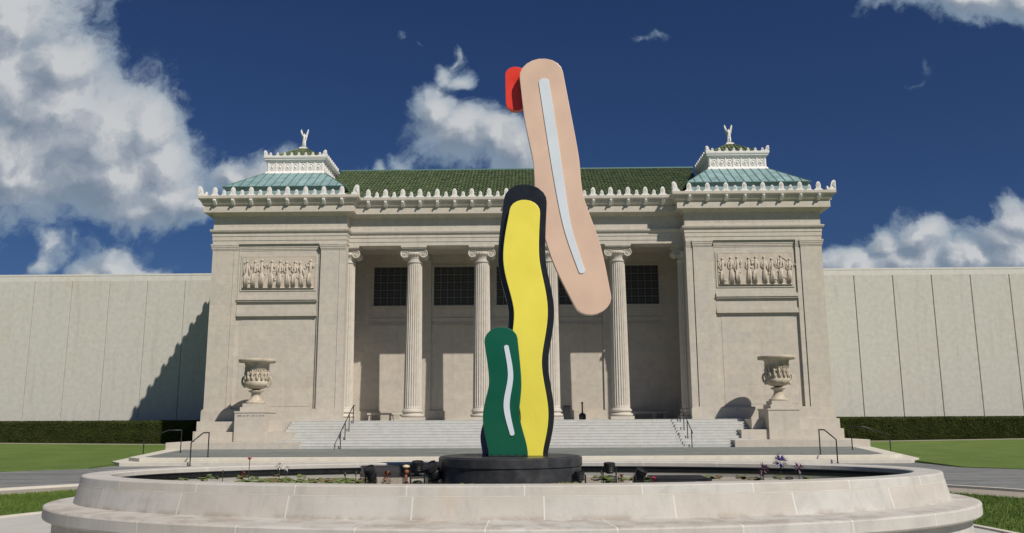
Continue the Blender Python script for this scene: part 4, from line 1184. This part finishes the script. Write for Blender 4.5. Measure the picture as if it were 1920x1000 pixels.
for k in range(14): box(bm, -.40, .40, -.38+.056*k, -.36+.056*k, .0451, .052)
obj('bars', bm, BLACKM, t)

def pad(x, y, r_, mat, label, tilt=0, nm='lily_pad'):
    bm = BM(); n = 22; c = bm.verts.new((0, 0, 0.004)); ring = []
    for k in range(n):
        a_ = .25+(2*PI-.5)*k/(n-1); rr = r_*(1+.05*math.sin(3*a_))
        ring.append(bm.verts.new((rr*math.cos(a_), rr*math.sin(a_), .006+.008*math.sin(2*a_))))
    for k in range(n-1): bm.faces.new((c, ring[k], ring[k+1]))
    ex = bmesh.ops.extrude_face_region(bm, geom=bm.faces[:])
    for v in [g_ for g_ in ex['geom'] if isinstance(g_, bmesh.types.BMVert)]: v.co.z += .006
    bmesh.ops.recalc_face_normals(bm, faces=bm.faces[:])
    o = obj(nm, bm, mat); o.location = (x, y, WZ+.003); o.rotation_euler = (0, tilt, random.uniform(0, 6.28)); return o
rnd = random.Random(21); k = 0
fields = [(-3.6, -1.85, -37.95, -36.9, 62, 'green lily pad floating among pads in the left front of the pool', 'left lily pads'),
          (-.35, 1.3, -38.42, -38.0, 22, 'lily pad floating in front of the black granite drum', 'lily pads by the drum'),
          (-4.9, -3.0, -37.2, -36.0, 14, 'lily pad floating in the far left of the pool', 'far left lily pads'),
          (1.5, 2.4, -37.3, -36.6, 10, 'lily pad floating between the floodlights right of the drum', 'lily pads by the floodlights'),
          (3.4, 5.0, -37.3, -36.4, 10, 'lily pad floating under the purple flowers', 'right lily pads')]
for (xa, xb, ya_, yb_, n, lab, grp) in fields:
    pts_ = []
    tries = 0
    while len(pts_) < n and tries < 3000:
        tries += 1; x, y, r_ = rnd.uniform(xa, xb), rnd.uniform(ya_, yb_), rnd.uniform(.05, .105)
        if ((x-FC[0])/5.75)**2+((y-FC[1])/2.45)**2 > .97 or math.hypot(x-.365, y-FC[1]) < 1.15+r_: continue
        if any(math.hypot(x-a_, y-b_) < .8*(r_+c_) for a_, b_, c_ in pts_): continue
        pts_.append((x, y, r_))
        tag(pad(x, y, r_, LILYG if rnd.random() < .7 else LILYB, lab, rnd.uniform(-.12, .12)), lab, 'lily pad', grp)
def flower(x, y, h, mat, label, kind='bud', lean=0, n=12, r_=.05, group=None):
    t = thing('water_lily_flower' if kind != 'seed' else 'seed_pod', label, 'flower' if kind != 'seed' else 'seed pod', (x, y, WZ-.05), group)
    bm = BM(); tube(bm, [(0, 0, -.15), (lean*.4, 0, h*.5), (lean, 0, h)], .006, 6); obj('stem', bm, STEM, t)
    bm = BM(); R0 = random.Random(int(x*100))
    if kind == 'bud':
        for i in range(n):
            a_ = 2*PI*i/n+.2; sp = .5 if i % 2 else .95
            d = Vector((math.cos(a_)*sp, math.sin(a_)*sp, .55)).normalized(); u = d.cross(Vector((0, 0, 1))).normalized()
            b0 = Vector((lean, 0, h)); v = [bm.verts.new(b0), bm.verts.new(b0+d*r_*.6+u*r_*.22), bm.verts.new(b0+d*r_*1.2), bm.verts.new(b0+d*r_*.6-u*r_*.22)]
            bm.faces.new(v)
        ball(bm, (lean, 0, h+.012), r_*.45, 1, 1, .9, 1)
    elif kind == 'ball':
        for i in range(60):
            d = Vector((R0.gauss(0, 1), R0.gauss(0, 1), R0.gauss(.3, .8))).normalized(); u = d.cross(Vector((.3, .2, 1))).normalized()
            b0 = Vector((lean, 0, h))+d*r_*.3; v = [bm.verts.new(b0), bm.verts.new(b0+d*r_*.5+u*r_*.16), bm.verts.new(b0+d*r_*R0.uniform(.8, 1.2)), bm.verts.new(b0+d*r_*.5-u*r_*.16)]
            bm.faces.new(v)
    else:
        lathe(bm, [(.004, h), (r_*.4, h+.015), (r_*.55, h+.04), (r_*.4, h+.06), (.01, h+.062)], lean, 0, 10)
    obj('petals' if kind != 'seed' else 'pod', bm, mat, t, smooth=(kind == 'seed'))
flower(-3.79, -36.5, .33, PINK, 'bright pink bud on a tall stem rising left of the pads', 'bud', r_=.05)
flower(-3.45, -36.0, .20, WHITEP, 'pale drooping flower head against the black pool wall', 'ball', r_=.06)
flower(-3.33, -36.05, .16, WHITEP, 'small white flower close beside the pale drooping one', 'ball', .02, r_=.045)
flower(-3.72, -37.0, .13, RUST, 'rusty brown faded flower low among the far left pads', 'ball', r_=.045)
flower(-4.1, -36.8, .12, STEM, 'thin dark seed pod left of the pink bud', 'seed', r_=.03)
flower(-2.0, -37.5, .12, STEM, 'dark leaning pod, leftmost of three beside the left floodlight', 'seed', -.05, r_=.035)
flower(-1.93, -37.3, .12, STEM, 'dark straight pod, middle of three beside the left floodlight', 'seed', r_=.03)
flower(-1.86, -37.3, .12, STEM, 'dark straight pod, right of three beside the left floodlight', 'seed', r_=.03)
flower(-1.52, -37.0, .09, RUST, 'orange brown faded flower between the two left floodlights', 'ball', r_=.075)
flower(2.05, -36.9, .07, RUST, 'rust red flower right of the drum floating near pads', 'bud', r_=.05)
flower(2.48, -37.4, .06, PINK, 'dark pink flower resting by the farthest right floodlight', 'bud', r_=.05)
flower(1.72, -37.2, .12, STEM, 'thin dark seed pod between the two right floodlights', 'seed', r_=.025)
flower(4.10, -37.3, .18, MAUVE, 'mauve flower on a short stem, leftmost of the purple trio', 'ball', r_=.085)
flower(4.47, -36.9, .28, PURPLE, 'purple blue flower head, tallest of the trio at the right', 'ball', r_=.10)
flower(4.62, -37.3, .20, MAUVE, 'dusky mauve flower, rightmost of the purple trio', 'ball', r_=.08)

# ================================================================== GRASS BLADES near the camera
def blades(name, n, fn, h=.05):
    verts = []; faces = []; rnd = random.Random(77)
    for i in range(n):
        q = fn(rnd)
        if q is None: continue
        x, y, z = q; a_ = rnd.uniform(0, 6.28); hh = h*rnd.uniform(.5, 1.3); w = .006
        b = len(verts); lx, ly = rnd.uniform(-.5, .5)*hh, rnd.uniform(-.5, .5)*hh
        verts += [(x-w*math.cos(a_), y-w*math.sin(a_), z), (x+w*math.cos(a_), y+w*math.sin(a_), z), (x+lx, y+ly, z+hh)]; faces.append((b, b+1, b+2))
    me = bpy.data.meshes.new(name); me.from_pydata(verts, [], faces); me.materials.append(BLADE)
    o = bpy.data.objects.new(name, me); C.objects.link(o); struct(o, 'stuff'); return o
def ringpt(rnd):
    r_ = math.sqrt(rnd.uniform(8.97**2, 13.42**2))
    t = rnd.uniform(-.05, 1.0) if rnd.random() < .5 else rnd.uniform(PI-1.25, PI-.15)
    x, y = RC[0]+r_*math.cos(t), RC[1]+r_*math.sin(t)
    z = .02+.05*math.sin(PI*(r_-8.9)/4.6)**.5
    return (x, y, z-.003)
blades('grass', 110000, ringpt, .055)
